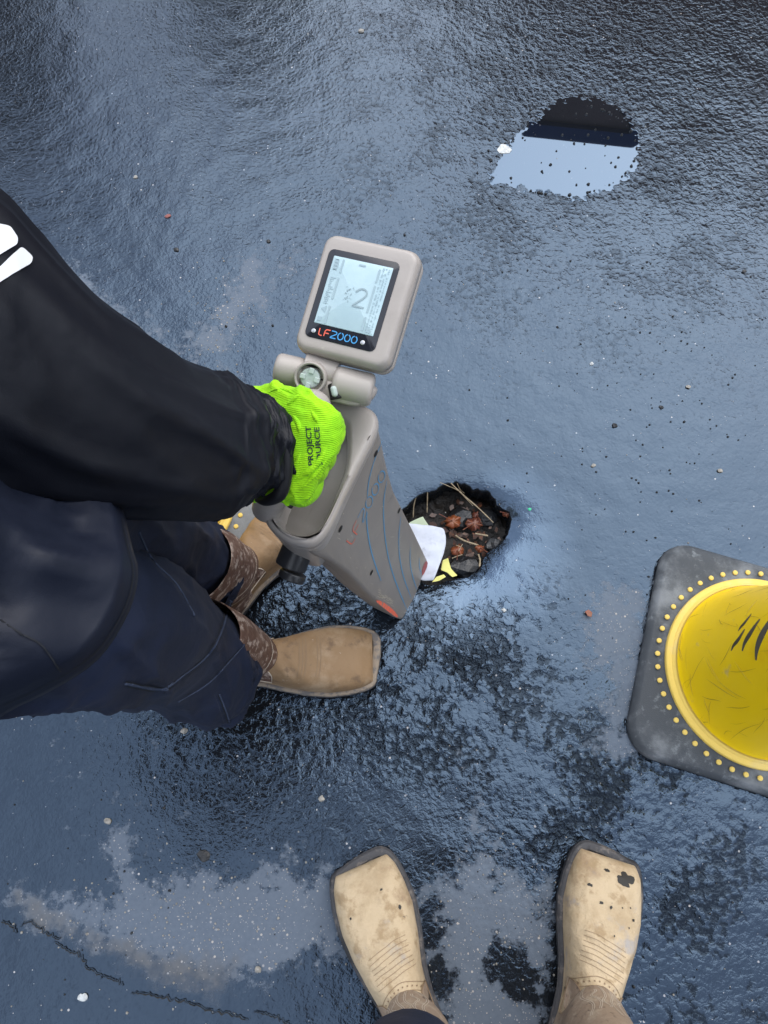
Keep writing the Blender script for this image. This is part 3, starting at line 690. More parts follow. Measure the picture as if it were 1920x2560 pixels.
tan_boot((1318, 1838), 73, 1, 'tan right boot with a black burn on its toe', [(.283, -.020, .009, .013), (.288, .008, .002, .005), (.245, .012, .002, .003), (.243, -.002, .002, .002), (.236, -.036, .0018, .002), (.25, -.030, .001, .001), (.262, .03, .002, .004), (.247, -.018, .001, .001), (.225, -.030, .0012, .001), (.21, -.01, .0012, .001), (.125, -.022, .004, .0015), (.105, -.034, .005, .003)])
tan_boot((772, 1856), 112, -1, 'tan left boot with a brown stain on the vamp', [(.25, -.034, .0015, .0015), (.268, .02, .0012, .002), (.238, .036, .003, .002)])
# ------- bodies: one skinned surface each
def skin_body(name, J, E, parent, m, root=0, sub=2):
    me = bpy.data.meshes.new(name); off = OFF[parent.name]
    me.from_pydata([tuple(np.array(j[:3]) - off) for j in J], E, []); o = bpy.data.objects.new(name, me); C.objects.link(o); o.parent = parent; OFF[o.name] = off
    md = o.modifiers.new('skin', 'SKIN')
    for i, v in enumerate(me.skin_vertices[0].data):
        v.radius = J[i][3] if isinstance(J[i][3], tuple) else (J[i][3], J[i][3]); v.use_root = (i == root)
    md.use_smooth_shade = True; s = o.modifiers.new('s', 'SUBSURF'); s.levels = sub; s.render_levels = sub
    me.materials.append(m); return o
def head_parts(c, fwd, parent, hairm):
    """head with face features on a turned axis"""
    fwd = nrm(fwd); rt_ = nrm(np.cross(fwd, [0, 0, 1])); up_ = np.cross(rt_, fwd); V = []; Fs = []; c = np.asarray(c, float)
    n, m_ = 28, 18; rings = []
    for i in range(m_ + 1):
        a = math.pi * i / m_; z = math.cos(a); r = []
        for j in range(n):
            t = 2 * math.pi * j / n; x = math.sin(a) * math.cos(t); y = math.sin(a) * math.sin(t)
            jaw = 1 - .28 * max(0, -z) ** 1.2; xx = .098 * x * (jaw if x < .5 else 1); yy = .076 * y * jaw; zz = .118 * z
            if x > 0:
                nose = .022 * math.exp(-((y / .16) ** 2) - (((z + .12) / .22) ** 2)); brow = .006 * math.exp(-((z - .2) / .1) ** 2); eye = -.010 * (math.exp(-(((abs(y) - .34) / .15) ** 2) - ((z - .04) / .1) ** 2)); chin = .010 * math.exp(-((z + .85) / .2) ** 2)
                lip = .006 * math.exp(-((y / .28) ** 2) - (((z + .50) / .09) ** 2)); xx += nose + brow + eye + chin + lip
            r.append(c + fwd * xx + rt_ * yy + up_ * zz)
        rings.append(r)
    hd = mk('head', *loft(rings), M['skin'], parent)
    ears = []
    for sg in (-1, 1): ears.append(tube([c + rt_ * sg * .074 + up_ * (.028 - .056 * s) + fwd * (-.012 + .008 * math.sin(s * 3.1)) for s in np.linspace(0, 1, 7)], [.004, .010, .012, .011, .009, .007, .003], 8))
    for e_ in ears: mk('ear', *e_, M['skin'], hd)
    rings2 = [[c + (p - c) * 1.06 + up_ * .004 - fwd * .008 for p in r] for r in rings[:10]]
    rings2[-1] = [c + (p - c) * 1.0 for p in rings[10]]
    mk('hair', *loft([r for r in rings2]), hairm, hd)
    return hd
def hand_mesh(wr, palmdir, fingdir, thumbside, size=1.0, curl=.5, sub=True):
    """open-to-curled hand: list of tube meshes rooted in the palm. wr wrist, fingdir towards fingers, palmdir out of the palm"""
    f = nrm(fingdir); pd = nrm(palmdir); sd = nrm(np.cross(f, pd)) * thumbside; S = size; wr = np.asarray(wr, float); parts = []
    secs = []
    for s, wd, th in ((0, .028, .020), (.03, .034, .019), (.06, .042, .017), (.085, .043, .015), (.098, .040, .011)):
        c = wr + f * s * S; secs.append([c + sd * wd * S * math.cos(t) + pd * th * S * math.sin(t) for t in np.linspace(0, 2 * math.pi, 20, endpoint=False)])
    parts.append(loft(secs, True, True))
    for kx, (o, l) in enumerate(((.030, .072), (.010, .080), (-.011, .074), (-.031, .058))):
        p = wr + f * .082 * S + sd * o * S; P = [p - f * .02 * S]; a = 0; 
        for seg in (.45, .31, .24):
            for q in range(3):
                a += curl * .42; dirv = f * math.cos(a) + pd * math.sin(a); P.append(P[-1] + dirv * l * seg / 3 * S * 1.15)
        rr = np.interp(range(len(P)), [0, 3, 6, len(P) - 2, len(P) - 1], [.0098, .0095, .0085, .0075, .004]) * S; parts.append(tube(P, list(rr), 10))
    p = wr + f * .022 * S + sd * .028 * S; P = [p - sd * .012 * S]
    for q in range(7): a = q / 6; P.append(P[-1] + nrm(sd * (.8 - .5 * a) + f * (.55 + .3 * a) + pd * (.25 + curl * .5 * a)) * .0125 * S)
    parts.append(tube(P, [.0125 * S, .0125 * S, .0115 * S, .011 * S, .0105 * S, .0095 * S, .0085 * S, .004 * S], 10))
    return join(parts)
# photographer: legs, torso and arms raised to hold a phone at the camera
hipz = .92
J = [(.15, -.42, .93, (.14, .10)), (.15, -.43, 1.15, (.145, .10)), (.15, -.42, 1.36, (.16, .10)), (.15, -.39, 1.50, .06),
     (.06, -.42, .86, .085), (.03, -.41, .50, .058), (.045, -.44, .10, .042), (.24, -.42, .86, .085), (.27, -.41, .50, .058), (.255, -.44, .10, .042),
     (-.04, -.42, 1.42, .055), (-.10, -.33, 1.17, .042), (-.045, -.10, 1.235, .028), (.34, -.42, 1.42, .055), (.38, -.33, 1.17, .042), (.15, -.10, 1.24, .028)]
E = [(0, 1), (1, 2), (2, 3), (0, 4), (4, 5), (5, 6), (0, 7), (7, 8), (8, 9), (2, 10), (10, 11), (11, 12), (2, 13), (13, 14), (14, 15)]
skin_body('body', J, E, ph, M['skin'])
head_parts((.14, -.33, 1.62), (-.1, .75, -.62), ph, M['hair'])
def oval_rings(L_, n=36, m=5, disp=None):
    L_ = catmull([np.array(q, float) for q in L_], m); rings = []
    for i, (x, y, z, rx, ry) in enumerate(L_):
        r = []
        for j in range(n):
            t = 2 * math.pi * j / n; f = 1 + (disp(t, z) if disp else .035 * noise.noise((math.cos(t) * 2, math.sin(t) * 2, z * 5)))
            r.append(np.array([x + rx * f * math.cos(t), y + ry * f * math.sin(t), z]))
        rings.append(r)
    return rings
jk = [loft(oval_rings([(.15, -.44, .84, .20, .145), (.15, -.44, .95, .20, .14), (.15, -.445, 1.15, .195, .135), (.15, -.435, 1.33, .21, .13), (.15, -.42, 1.43, .19, .10), (.15, -.40, 1.50, .08, .075)])),
      tube(catmull([(-.02, -.42, 1.42), (-.075, -.39, 1.30), (-.10, -.34, 1.17), (-.075, -.22, 1.19), (-.05, -.13, 1.225)], 6), list(np.interp(range(25), [0, 12, 24], [.078, .062, .042])), 20, False),
      tube(catmull([(.32, -.42, 1.42), (.365, -.39, 1.30), (.38, -.34, 1.17), (.28, -.22, 1.19), (.17, -.13, 1.23)], 6), list(np.interp(range(25), [0, 12, 24], [.078, .062, .042])), 20, False)]
mk('jacket', *join(jk), M['grey_cloth'], ph)
Lh = Z(k(812, 2200), .21)
tr = [loft(oval_rings([(.030, -.336, .195, .070, .080), (.026, -.348, .30, .074, .083), (.02, -.40, .50, .078, .085), (.05, -.43, .72, .092, .105), (.085, -.435, .86, .115, .13), (.13, -.44, .95, .15, .13)], 30)),
      loft(oval_rings([(.265, -.468, .215, .068, .08), (.265, -.46, .32, .070, .085), (.27, -.435, .50, .078, .085), (.25, -.43, .72, .092, .105), (.215, -.435, .86, .115, .13), (.17, -.44, .95, .15, .13)], 30))]
mk('trousers', *join(tr), M['trousers'], ph)
mk('hand', *hand_mesh((-.05, -.105, 1.235), (.5, .1, .7), (.25, .9, .25), 1, 1, .55), M['skin'], ph)
mk('hand', *hand_mesh((.155, -.105, 1.24), (-.6, .1, .6), (-.55, .75, .2), -1, 1, .55), M['skin'], ph)
# ============================================================ CABLE LOCATOR
B1 = Z(k(865, 1340)); B2 = Z(k(925, 1225)); TP = D(k(819, 914), .78)
NV = nrm(np.cross(B2 - B1, TP - B1)); FD = nrm(B2 - B1); UV = np.cross(NV, FD)
loc = thing('cable_locator', 'grey handheld cable locator with a screen, its scuffed foot beside the hole', 'cable locator', tuple((B1 + B2) / 2))
def SP(p, wv=0.0): return PLN(p, B1 + NV * wv, NV)
prof = [c2(*p) for p in ((1290, 2062), (1312, 2050), (1400, 1830), (1490, 1612), (1492, 1590), (1440, 1480), (1380, 1350), (1330, 1255), (1270, 1130), (1220, 1025), (1180, 880), (1150, 750), (1125, 620), (1100, 520), (990, 740), (880, 960), (800, 1120), (720, 1290), (640, 1425), (570, 1475), (560, 1520), (620, 1562), (700, 1590), (780, 1640), (850, 1690), (930, 1770), (1000, 1845), (1050, 1895), (1150, 1975), (1230, 2040))]
P0 = resample(np.array([SP(p) for p in prof]), 120)
cen = P0.mean(0)
def inset(P, d, wv):
    tn = np.roll(P, -1, 0) - np.roll(P, 1, 0); nn = np.cross(tn, NV); nn /= np.linalg.norm(nn, axis=1)[:, None]
    if np.sum(nn * (P - P.mean(0))) < 0: nn = -nn
    return P - nn * d + NV * wv
TK = .052
rg = [inset(P0, .006, .0), inset(P0, .0025, -.001), inset(P0, .0008, -.003), inset(P0, 0, -.007), inset(P0, 0, -TK * .5 + .001), inset(P0, .0012, -TK * .5), inset(P0, 0, -TK * .5 - .001), inset(P0, 0, -TK + .007), inset(P0, .0025, -TK + .001), inset(P0, .006, -TK)]
def fillcap(V, Fs, ring_idx, flip=False):
    bm = bmesh.new(); vs = [bm.verts.new(V[i]) for i in ring_idx]; bm.faces.new(vs); bmesh.ops.triangulate(bm, faces=bm.faces[:]); bm.verts.index_update()
    for f in bm.faces: Fs.append(tuple(ring_idx[v.index] for v in f.verts))
    bm.free()
V, Fs = loft(rg); n = 120
fillcap(V, Fs, list(range(n))); fillcap(V, Fs, list(range((len(rg) - 1) * n, len(rg) * n)))
body = mk('blade', V, Fs, M['side'], loc, True); fixn(body)
for p in body.data.polygons:
    if len(p.vertices) == 3: p.use_smooth = True
m_ = body.modifiers.new('wn', 'WEIGHTED_NORMAL'); m_.keep_sharp = False; m_.weight = 100
def on_side(p, e=.0004): return SP(p, e)
# blue sweep lines down the side
bl = []
for pts in ([(1125, 640), (1060, 800), (1020, 950), (1005, 1090)], [(1160, 955), (1135, 1130), (1140, 1330), (1165, 1520), (1205, 1680), (1260, 1830), (1320, 1975)], [(1000, 1190), (1005, 1320), (1030, 1480), (1070, 1620), (1115, 1745)], [(1270, 1240), (1255, 1400), (1262, 1560), (1295, 1720), (1355, 1885)], [(1345, 1480), (1345, 1600), (1365, 1710), (1398, 1815)], [(1415, 1560), (1420, 1640), (1435, 1690)]):
    P = catmull([on_side(c2(*p)) for p in pts], 8); N_ = len(P); bl.append(ribbon(P, [.0017 * min(1, .35 + min(i, N_ - 1 - i) / 8) for i in range(N_)], NV))
mkj('sweep_lines', *join(bl), M['worn_blue'], loc)
# rounded stroke lettering
def arc(cx, cy, rx, ry, a0, a1, n=14): return [(cx + rx * math.cos(R(a)), cy + ry * math.sin(R(a))) for a in np.linspace(a0, a1, n)]
def zero(x0): return arc(x0 + .48, .5, .40, .5, 100, 440, 28)
GL = {'L': [[(.05, 1.0)] + [(.05, .35)] + arc(.33, .27, .28, .27, 190, 270, 7) + [(.55, 0)]],
      'F': [[(.12, 0), (.12, .5)] + arc(.45, .62, .33, .38, 170, 90, 8) + [(.85, 1.0)], [(.12, .48), (.72, .48)]],
      '2': [[(.05, 1.0), (.55, 1.0)] + arc(.55, .77, .28, .23, 90, -60, 9) + [(.12, .15), (.05, 0), (.85, 0)]], '0': [arc(.45, .5, .38, .5, 100, 440, 28)]}
def lettering(word, place, wd, nvec, sep=.98):
    out_ = []; x = 0
    for ch in word:
        for st in GL[ch]: P = [place(x + a, b) for a, b in resample(np.array(st), 26, False)]; out_.append(ribbon(P, wd, nvec))
        x += sep if ch != 'L' else .72
    return out_, x
S0 = on_side(c2(862, 1450), .0006); S1 = on_side(c2(1140, 880), .0006); SD = nrm(S1 - S0); SU = np.cross(NV, SD); SLN = np.linalg.norm(S1 - S0) / 5.5
pl = lambda x, y: S0 + SD * x * SLN + SU * (y - .5) * SLN * 1.5
a_, x_ = lettering('LF', pl, .0013, NV); mkj('lettering', *join(a_), M['worn_red'], loc)
a2, _ = lettering('2000', lambda x, y: pl(x + x_, y), .0013, NV); mkj('lettering', *join(a2), M['worn_blue'], loc)
# orange and red paint at the two ends of the foot
def patch(pts, e, m, name):
    P = smoothpoly(np.array([SP(c2(*p), e) for p in pts]), 1); V = list(P); V.append(P.mean(0)); c = len(P); return mk(name, V, [(c, i, (i + 1) % c) for i in range(c)], m, loc, False)
patch([(1062, 1900), (1110, 1900), (1180, 1945), (1235, 2000), (1255, 2035), (1228, 2030), (1150, 1970)], .0005, M['orange_paint'], 'paint_mark')
patch([(1488, 1612), (1470, 1580), (1440, 1650), (1436, 1700), (1450, 1700)], .0005, M['red_paint'], 'paint_mark')
# scratches
sp = []
rng = random.Random(3)
for _ in range(60):
    x = rng.uniform(640, 1400); y = rng.uniform(1100, 2000); 
    if not (x > 900 and y > (1.9 * (x - 900)) * 0 + 1000): pass
    a = rng.uniform(-1.2, 1.2) - .9; l = rng.uniform(8, 34); p = c2(x, y); q = c2(x + l * math.cos(a), y - l * math.sin(a))
    P = [on_side(p), on_side(((p[0] + q[0]) / 2 + 1, (p[1] + q[1]) / 2)), on_side(q)]
    inside = True
    f0 = np.array([[(v - B1) @ FD, (v - B1) @ UV] for v in inset(P0, .008, 0)])
    for v in P:
        if not inpoly(np.array([(v - B1) @ FD]), np.array([(v - B1) @ UV]), f0)[0]: inside = False
    if inside: sp.append(ribbon(P, [.0003, rng.uniform(.0005, .0014), .0003], NV))
for _ in range(26):
    a = rng.uniform(0, 1); x = 1075 + a * 120 + rng.uniform(-10, 10); y = 1835 + a * 90 + rng.uniform(-30, 25); p = c2(x, y); q = c2(x + 22, y + 12); P = [on_side(p), on_side(q)]
    sp.append(ribbon(P, rng.uniform(.0006, .0016), NV))
mkj('scratches', *join(sp), mat('scratch_pale', (.42, .38, .32), .7), loc)
# screw holes along the crease
hp = []
for p in ((1022, 625), (1075, 740), (730, 1240), (795, 1335), (1040, 1680), (1258, 1190)):
    c_ = on_side(c2(*p), .0005); hp.append(([c_] + [c_ + (FD * math.cos(t) + UV * math.sin(t)) * .0042 for t in np.linspace(0, 2 * math.pi, 14, endpoint=False)], [(0, 1 + i, 1 + (i + 1) % 14) for i in range(14)]))
mkj('screw_hole', *join(hp), M['dark'], loc)
# handle housing with the hand recess
HZ = .552
Hpx = [c2(*p) for p in ((1085, 400), (1104, 520), (992, 742), (882, 962), (802, 1122), (722, 1292), (650, 1405), (560, 1462), (450, 1447), (340, 1410), (240, 1330), (185, 1250), (165, 1150), (190, 1000), (270, 750), (350, 520), (420, 330), (560, 270), (760, 300), (960, 330))]
Rpx = [c2(*p) for p in ((850, 440), (885, 520), (885, 800), (800, 1030), (705, 1250), (610, 1385), (480, 1422), (370, 1385), (280, 1300), (245, 1210), (285, 1000), (350, 760), (430, 540), (530, 430), (700, 400))]
Ho = resample(smoothpoly(np.array([Z(p, HZ)[:2] for p in Hpx]), 2), 128); Ro = resample(smoothpoly(np.array([Z(p, HZ)[:2] for p in Rpx]), 2), 128)
def in2(P, d):
    tn = np.roll(P, -1, 0) - np.roll(P, 1, 0); nn = np.stack([tn[:, 1], -tn[:, 0]], 1); nn /= np.linalg.norm(nn, axis=1)[:, None]
    if np.sum(nn * (P - P.mean(0))) < 0: nn = -nn
    return P - nn * d
def r3(P, z): return [np.array([a, b, z]) for a, b in P]
hr = [r3(in2(Ho, .012), .43), r3(in2(Ho, .006), .48), r3(in2(Ho, .0015), HZ - .024), r3(in2(Ho, .0008), HZ - .0195), r3(in2(Ho, .0022), HZ - .019), r3(in2(Ho, .0008), HZ - .0185), r3(Ho, HZ - .012), r3(in2(Ho, .001), HZ - .004), r3(in2(Ho, .0035), HZ - .001), r3(in2(Ho, .006), HZ), r3(in2(Ro, -.0015), HZ), r3(Ro, HZ - .0008), r3(in2(Ro, .002), HZ - .003), r3(in2(Ro, .0045), HZ - .010), r3(in2(Ro, .007), HZ - .028), r3(in2(Ro, .010), HZ - .036), r3(in2(Ro, .015), HZ - .0385)]
V, Fs = loft(hr); fillcap(V, Fs, list(range((len(hr) - 1) * 128, len(hr) * 128)))
hs_ = mk('handle_housing', V, Fs, M['plastic'], loc); fixn(hs_)
# floor stain, pocket hole
def zdisc(p, z, r, m, name, sx=1.0, ang_=0):
    c_ = Z(p, z); V = [c_] + [c_ + np.array([r * math.cos(t + ang_) * sx, r * math.sin(t + ang_), 0]) * (1 + .25 * noise.noise((math.cos(t) * 2, math.sin(t) * 2, r * 99))) for t in np.linspace(0, 2 * math.pi, 20, endpoint=False)]
    return mk(name, V, [(0, 1 + i, 1 + (i + 1) % 20) for i in range(20)], m, loc, False)
zdisc(c2(635, 1010), HZ - .0380, .0075, mat('mud_mark', (.20, .17, .11), .8), 'mud_mark', 1.2)
wallc = Z(c2(375, 1150), HZ - .012); mk('screw_hole', *rcyl(wallc + np.array([0, 0, -.004]), wallc + np.array([.004, .006, -.003]), .0042, 14), M['dark'], loc)
# grip bar bridging the recess under the glove
bar = catmull([D(c2(600, 330), .705), D(c2(520, 480), .690), D(c2(440, 700), .688), D(c2(330, 930), .70), D(c2(250, 1090), .725), Z(c2(215, 1170), HZ - .01)], 6)
mk('grip', *tube(bar, .0155, 18), M['plastic'], loc)
# folding head on its hinge
hr0 = np.array([math.cos(R(16.5)), -math.sin(R(16.5))]); hu0 = np.array([.350, .937])
AL = R(13)
hR = nrm((RT * hr0[0] + UPV * hr0[1]) * math.cos(AL) - FW * math.sin(AL)); hU = RT * hu0[0] + UPV * hu0[1]; hU = nrm(hU - hR * (hU @ hR)); hN = np.cross(hR, hU)
hC = D(c1(893, 692), .700)
HW, HH = .0965, .1160
def hp_(x, y, z=0): return hC + hR * x + hU * y + hN * z
def hring(wd, ht, r, z, dx=0, dy=0): return [hp_(x + dx, y + dy, z) for x, y in rrect(wd, ht, r, 8)]
rg = [hring(HW - .012, HH - .012, .008, -.034), hring(HW - .004, HH - .004, .011, -.032), hring(HW, HH, .012, -.026), hring(HW + .001, HH + .001, .012, -.0165), hring(HW - .001, HH - .001, .012, -.016), hring(HW + .001, HH + .001, .012, -.0155), hring(HW + .0005, HH + .0005, .0125, -.008), hring(HW - .003, HH - .003, .0115, -.0025), hring(HW - .007, HH - .007, .010, -.0005), hring(HW - .011, HH - .011, .0085, 0), hring(HW - .0155, HH - .0205, .004, 0, -.0006, -.0018)]
V, Fs = loft(rg, True, False); fillcap(V, Fs, list(range((len(rg) - 1) * 32, len(rg) * 32)))
head = mk('display_head', V, Fs, M['plastic'], loc); fixn(head)
def plate(wd, ht, r, z0, z1, dx, dy, m, name, par): return fixn(mk(name, *loft([hring(wd, ht, r, z0, dx, dy), hring(wd, ht, r, z1, dx, dy), hring(wd - .001, ht - .001, r, z1 + .0002, dx, dy)], False, True), m, par))
# bezel corners measured from the photograph's proportions
bw, bh = .0715, .0870; bx, by = -.0033, -.0012
plate(bw, bh, .0055, -.0005, .0006, bx, by, M['bezel'], 'bezel', head)
sw, shh = .0600, .0665; sx_, sy_ = bx + .0004, by + .0040
scr = plate(sw, shh, .0006, .0002, .0010, sx_, sy_, M['lcd'], 'screen', head)
def lp(x, y, z=.0016): return hp_(sx_ + x * sw, sy_ + y * shh, z)     # screen coordinates -.5 .. .5
mk_ = []; fa = []
def quad(x0, y0, x1, y1, lst): lst.append(([lp(x0, y0), lp(x1, y0), lp(x1, y1), lp(x0, y1)], [(0, 1, 2, 3)]))
for y0, y1 in ((.27, .47), (-.12, .20), (-.48, -.22)): quad(-.335, y0, -.305, y1, fa)
for y0, y1 in ((.24, .44), (-.20, .20), (-.46, -.26)): quad(.285, y0, .315, y1, fa)
rng = random.Random(11)
quad(-.46, .30, -.39, .46, fa)
for y0 in np.linspace(.30, .44, 4): quad(-.45, y0, -.40, y0 + .015, fa)
for y in np.linspace(-.20, .18, 15): quad(-.445 + rng.uniform(-.01, .01), y, -.40 + rng.uniform(-.02, .05), y + .012, fa)
fa.append(([lp(-.45, -.28), lp(-.37, -.23), lp(-.37, -.33)], [(0, 1, 2)]))
for y in np.linspace(-.44, .46, 60):
    for x in (.36, .405, .45):
        if rng.random() < .75: w_ = rng.uniform(.008, .034); quad(x - w_ / 2, y, x + w_ / 2, y + .007, fa)
quad(-.46, -.46, -.40, -.40, fa); quad(.36, -.47, .43, -.41, fa); quad(-.05, .43, .06, .455, fa)
mkj('screen_symbols', *join(fa), M['lcd_faint'], scr)
two = [(-.02 + .0, .055), (.03, .10), (.10, .115), (.155, .085), (.16, .03), (.10, -.04), (.03, -.10), (-.01, -.14), (.18, -.14)]
P = [lp(x + .045, y * 1.02, .0018) for x, y in resample(np.array(catmull([np.array(q) for q in two[:7]], 6) + [np.array(two[7]), np.array(two[8])]), 60, False)]
mk_.append(ribbon(P, .0016, hN))
for _ in range(26):
    x = rng.uniform(-.15, -.02); y = rng.uniform(-.12, .10); 
    quad(x, y, x + rng.uniform(.006, .022), y + rng.uniform(.006, .022), mk_)
mkj('digits', *join(mk_), M['lcd_mark'], scr)
ly = by - .0365; lx0 = bx - .0222
pl2 = lambda x, y: hp_(lx0 + x * .0071, ly + (y - .5) * .0066, .0013)
a_, x_ = lettering('LF', pl2, .0011, hN, .92); mkj('lettering', *join(a_), M['red_print'], head)
a2, _ = lettering('2000', lambda x, y: pl2(x + x_ + .06, y), .0010, hN, .98); mkj('lettering', *join(a2), M['blue_print'], head)
for sx2 in (-.0275, .0225):
    c_ = hp_(bx + sx2, by - .0372, .0006); mk('screw', *rcyl(c_, c_ + hN * .0012, .0023, 16), M['screw'], head)
# hinge barrels
def hq(p, d): return D(c1(*p), d)
hd_ = .722
mk('hinge_barrel', *rcyl(hq((228, 1258), hd_), hq((470, 1312), hd_), .0150, 28, .35), M['plastic'], loc)
mk('hinge_barrel', *rcyl(hq((705, 1378), hd_ - .004), hq((1040, 1452), hd_ - .004), .0165, 28, .35), M['plastic'], loc)
mk('hinge_knuckle', *rcyl(hq((470, 1262), hd_ + .004), hq((740, 1330), hd_ + .004), .0165, 28, .1), M['plastic'], loc)
# neck between hinge and housing
def nring(pts, d): return [D(c1(*p), d) for p in pts]
nk = [(405, 1330), (660, 1330), (1085, 1390), (1065, 1500), (980, 1565), (870, 1585), (720, 1545), (560, 1500), (400, 1420)]
def sm(pts, n=48): return [tuple(q) for q in resample(smoothpoly(np.array(pts, float), 2), n)]
cnk = np.mean(nk, axis=0)
rg = [nring(sm([tuple(cnk + (np.array(p) - cnk) * f) for p in nk]), d) for f, d in ((.90, .80), (.96, .76), (1.0, .735), (.99, .722), (.95, .715), (.88, .712))]
fixn(mk('neck', *loft(rg, True, True), M['plastic'], loc))
# hood round the direction pad
ax_ = nrm(-FW * .93 + UPV * -.22 + RT * -.05); pc_ = D(c1(518, 1342), .708)
u_ = nrm(np.cross(ax_, RT)); v_ = np.cross(ax_, u_)
def cyl_ring(c_, r, h, n=40, sq=0): return [c_ + ax_ * h + (u_ * math.cos(t) + v_ * math.sin(t)) * r * (1 + sq * abs(math.sin(2 * t))) for t in np.linspace(0, 2 * math.pi, n, endpoint=False)]
rg = [cyl_ring(pc_, .0165, -.025), cyl_ring(pc_, .0158, .000), cyl_ring(pc_, .0150, .0045), cyl_ring(pc_, .0140, .0055), cyl_ring(pc_, .0128, .0045), cyl_ring(pc_, .0122, -.004)]
fixn(mk('pad_hood', *loft(rg, False, False), M['plastic'], loc))
mk('hood_floor', *loft([cyl_ring(pc_, .0126, -.004), cyl_ring(pc_, .001, -.004)], False, True), M['dark'], loc)
pad = mk('direction_pad', *loft([cyl_ring(pc_, .0095, -.006), cyl_ring(pc_, .0095, .0015), cyl_ring(pc_, .0088, .0028), cyl_ring(pc_, .0075, .0030)], False, True), M['pad'], loc); fixn(pad)
g0 = nrm(hU - ax_ * (hU @ ax_)); g1 = np.cross(ax_, g0)
for a in range(4):
    d_ = g0 * math.cos(a * math.pi / 2) + g1 * math.sin(a * math.pi / 2); e_ = np.cross(ax_, d_); c_ = pc_ + d_ * .0066
    V = [c_ + d_ * x + e_ * y + ax_ * z for x in (-.0022, .0030) for y in (-.0024, .0024) for z in (.0022, .0056)]
    bevel(mk('button', V, box(0, 1, 0, 1, 0, 1)[1], M['pad'], pad, False), .0006, 2)
# release lever in its slot
sl_ = [hq((705, 1410), .703), hq((725, 1500), .705)]
mk('lever_slot', *rcyl(hq((712, 1390), .712), hq((738, 1520), .712), .0062, 16), M['dark'], loc)
mk('release_lever', *rcyl(sl_[0], sl_[1], .0030, 14, .9), M['pad'], loc)
# black battery knob at the rear
kc = D(c2(455, 1495), .815); ka = nrm(-FD * .85 - UV * .35)
kb = mk('battery_knob', *rcyl(kc - ka * .03, kc + ka * .022, .0175, 32, .12), M['black_plastic'], loc)
mk('knob_rim', *rcyl(kc + ka * .024 + NV * .006, kc + ka * .034 + NV * .006, .0150, 32, .15), M['black_plastic'], kb)
# ============================================================ WORKER
wk = thing('person', 'worker in a black jacket, navy trousers and one lime green glove holding the locator', 'person', (-.32, .22, 0))
mid_ = lambda a_, b_, d_: tuple(D(k((a_[0] + b_[0]) / 2, (a_[1] + b_[1]) / 2), d_))
J = [(-.40, .14, .92, (.09, .11)), (-.43, .16, 1.12, (.09, .11)), (-.42, .19, 1.28, (.08, .12)), (-.33, .19, 1.40, .05),
     (-.36, .09, .84, .06), (*mid_((310, 1200), (228, 1520), .75), .04), (*mid_((470, 1345), (430, 1555), 1.17), .022), (-.37, .20, .84, .06), (*mid_((270, 1030), (310, 1256), .81), .04), (*mid_((380, 1128), (450, 1325), 1.17), .022),
     (-.42, .36, 1.25, .04), (*mid_((-150, 335), (-190, 1090), .47), .034), (*mid_((545, 852), (575, 1066), .67), .02), (-.42, 0.0, 1.25, .04), (-.47, -.06, 1.0, .034), (-.46, -.03, .74, .022)]
E = [(0, 1), (1, 2), (2, 3), (0, 4), (4, 5), (5, 6), (0, 7), (7, 8), (8, 9), (2, 10), (10, 11), (11, 12), (2, 13), (13, 14), (14, 15)]
skin_body('body', J, E, wk, M['skin'])
head_parts((-.23, .19, 1.53), (.80, 0, -.6), wk, M['hair'])
# jacket body with folds, sleeves
def jk_disp(t, z): return .06 * noise.noise((math.cos(t) * 3, math.sin(t) * 3, z * 4)) + .02 * math.sin(t * 7 + z * 25)
hem = [D(k(*p), d) for p, d in (((265, 1090), .52), ((285, 1180), .49), ((302, 1235), .475), ((290, 1300), .465), ((250, 1380), .455), ((205, 1435), .447), ((120, 1490), .44), ((0, 1545), .432))] + [np.array(p) for p in ((-.27, .0, .80), (-.36, -.035, .80), (-.46, 0, .80), (-.52, .08, .80), (-.54, .17, .80), (-.50, .27, .80), (-.41, .33, .80), (-.30, .335, .80), (-.22, .30, .79), (-.185, .26, .785))]
hem = resample(smoothpoly(np.array(hem), 1), 140)
hc = hem.mean(0)
def jring(z, cx, cy, sx, sy, amp):
    r = []
    for i, p in enumerate(hem):
        d_ = p - hc; t = math.atan2(d_[1], d_[0]); f = 1 + amp * (noise.noise((math.cos(t) * 2.6, math.sin(t) * 2.6, z * 7)) + .5 * noise.noise((math.cos(t) * 7, math.sin(t) * 7, z * 16)))
        r.append(np.array([cx + d_[0] * sx * f, cy + d_[1] * sy * f, z + (d_[2]) * max(0, 1 - (z - .79) * 5)]))
    return r
inner = [p + (hc - p) * .06 + np.array([0, 0, .006]) for p in hem]
rg = [inner, [p + (hc - p) * .012 + np.array([0, 0, -.002]) for p in hem], list(hem), [p + np.array([0, 0, .008]) + (hc - p) * -.002 for p in hem], [p + np.array([0, 0, .014]) + (hc - p) * .002 for p in hem], [p + np.array([0, 0, .028]) + (hc - p) * .0 for p in hem]]
rg += [jring(z, hc[0] + dx, hc[1] + dy, sx, sy, .04) for z, dx, dy, sx, sy in ((.85, -.035, .0, .98, 1.0), (.88, -.055, .005, .96, 1.0), (.92, -.10, .01, .91, .98), (.97, -.125, .01, .88, .95), (1.04, -.13, .015, .88, .97), (1.12, -.12, .02, .86, .98), (1.2, -.085, .03, .84, 1.0), (1.28, -.07, .04, .8, 1.02), (1.34, -.05, .04, .68, .82), (1.385, -.03, .04, .42, .45), (1.42, -.02, .04, .30, .3))]
rg = rg[:5] + catmull([np.array(r) for r in rg[5:]], 10)
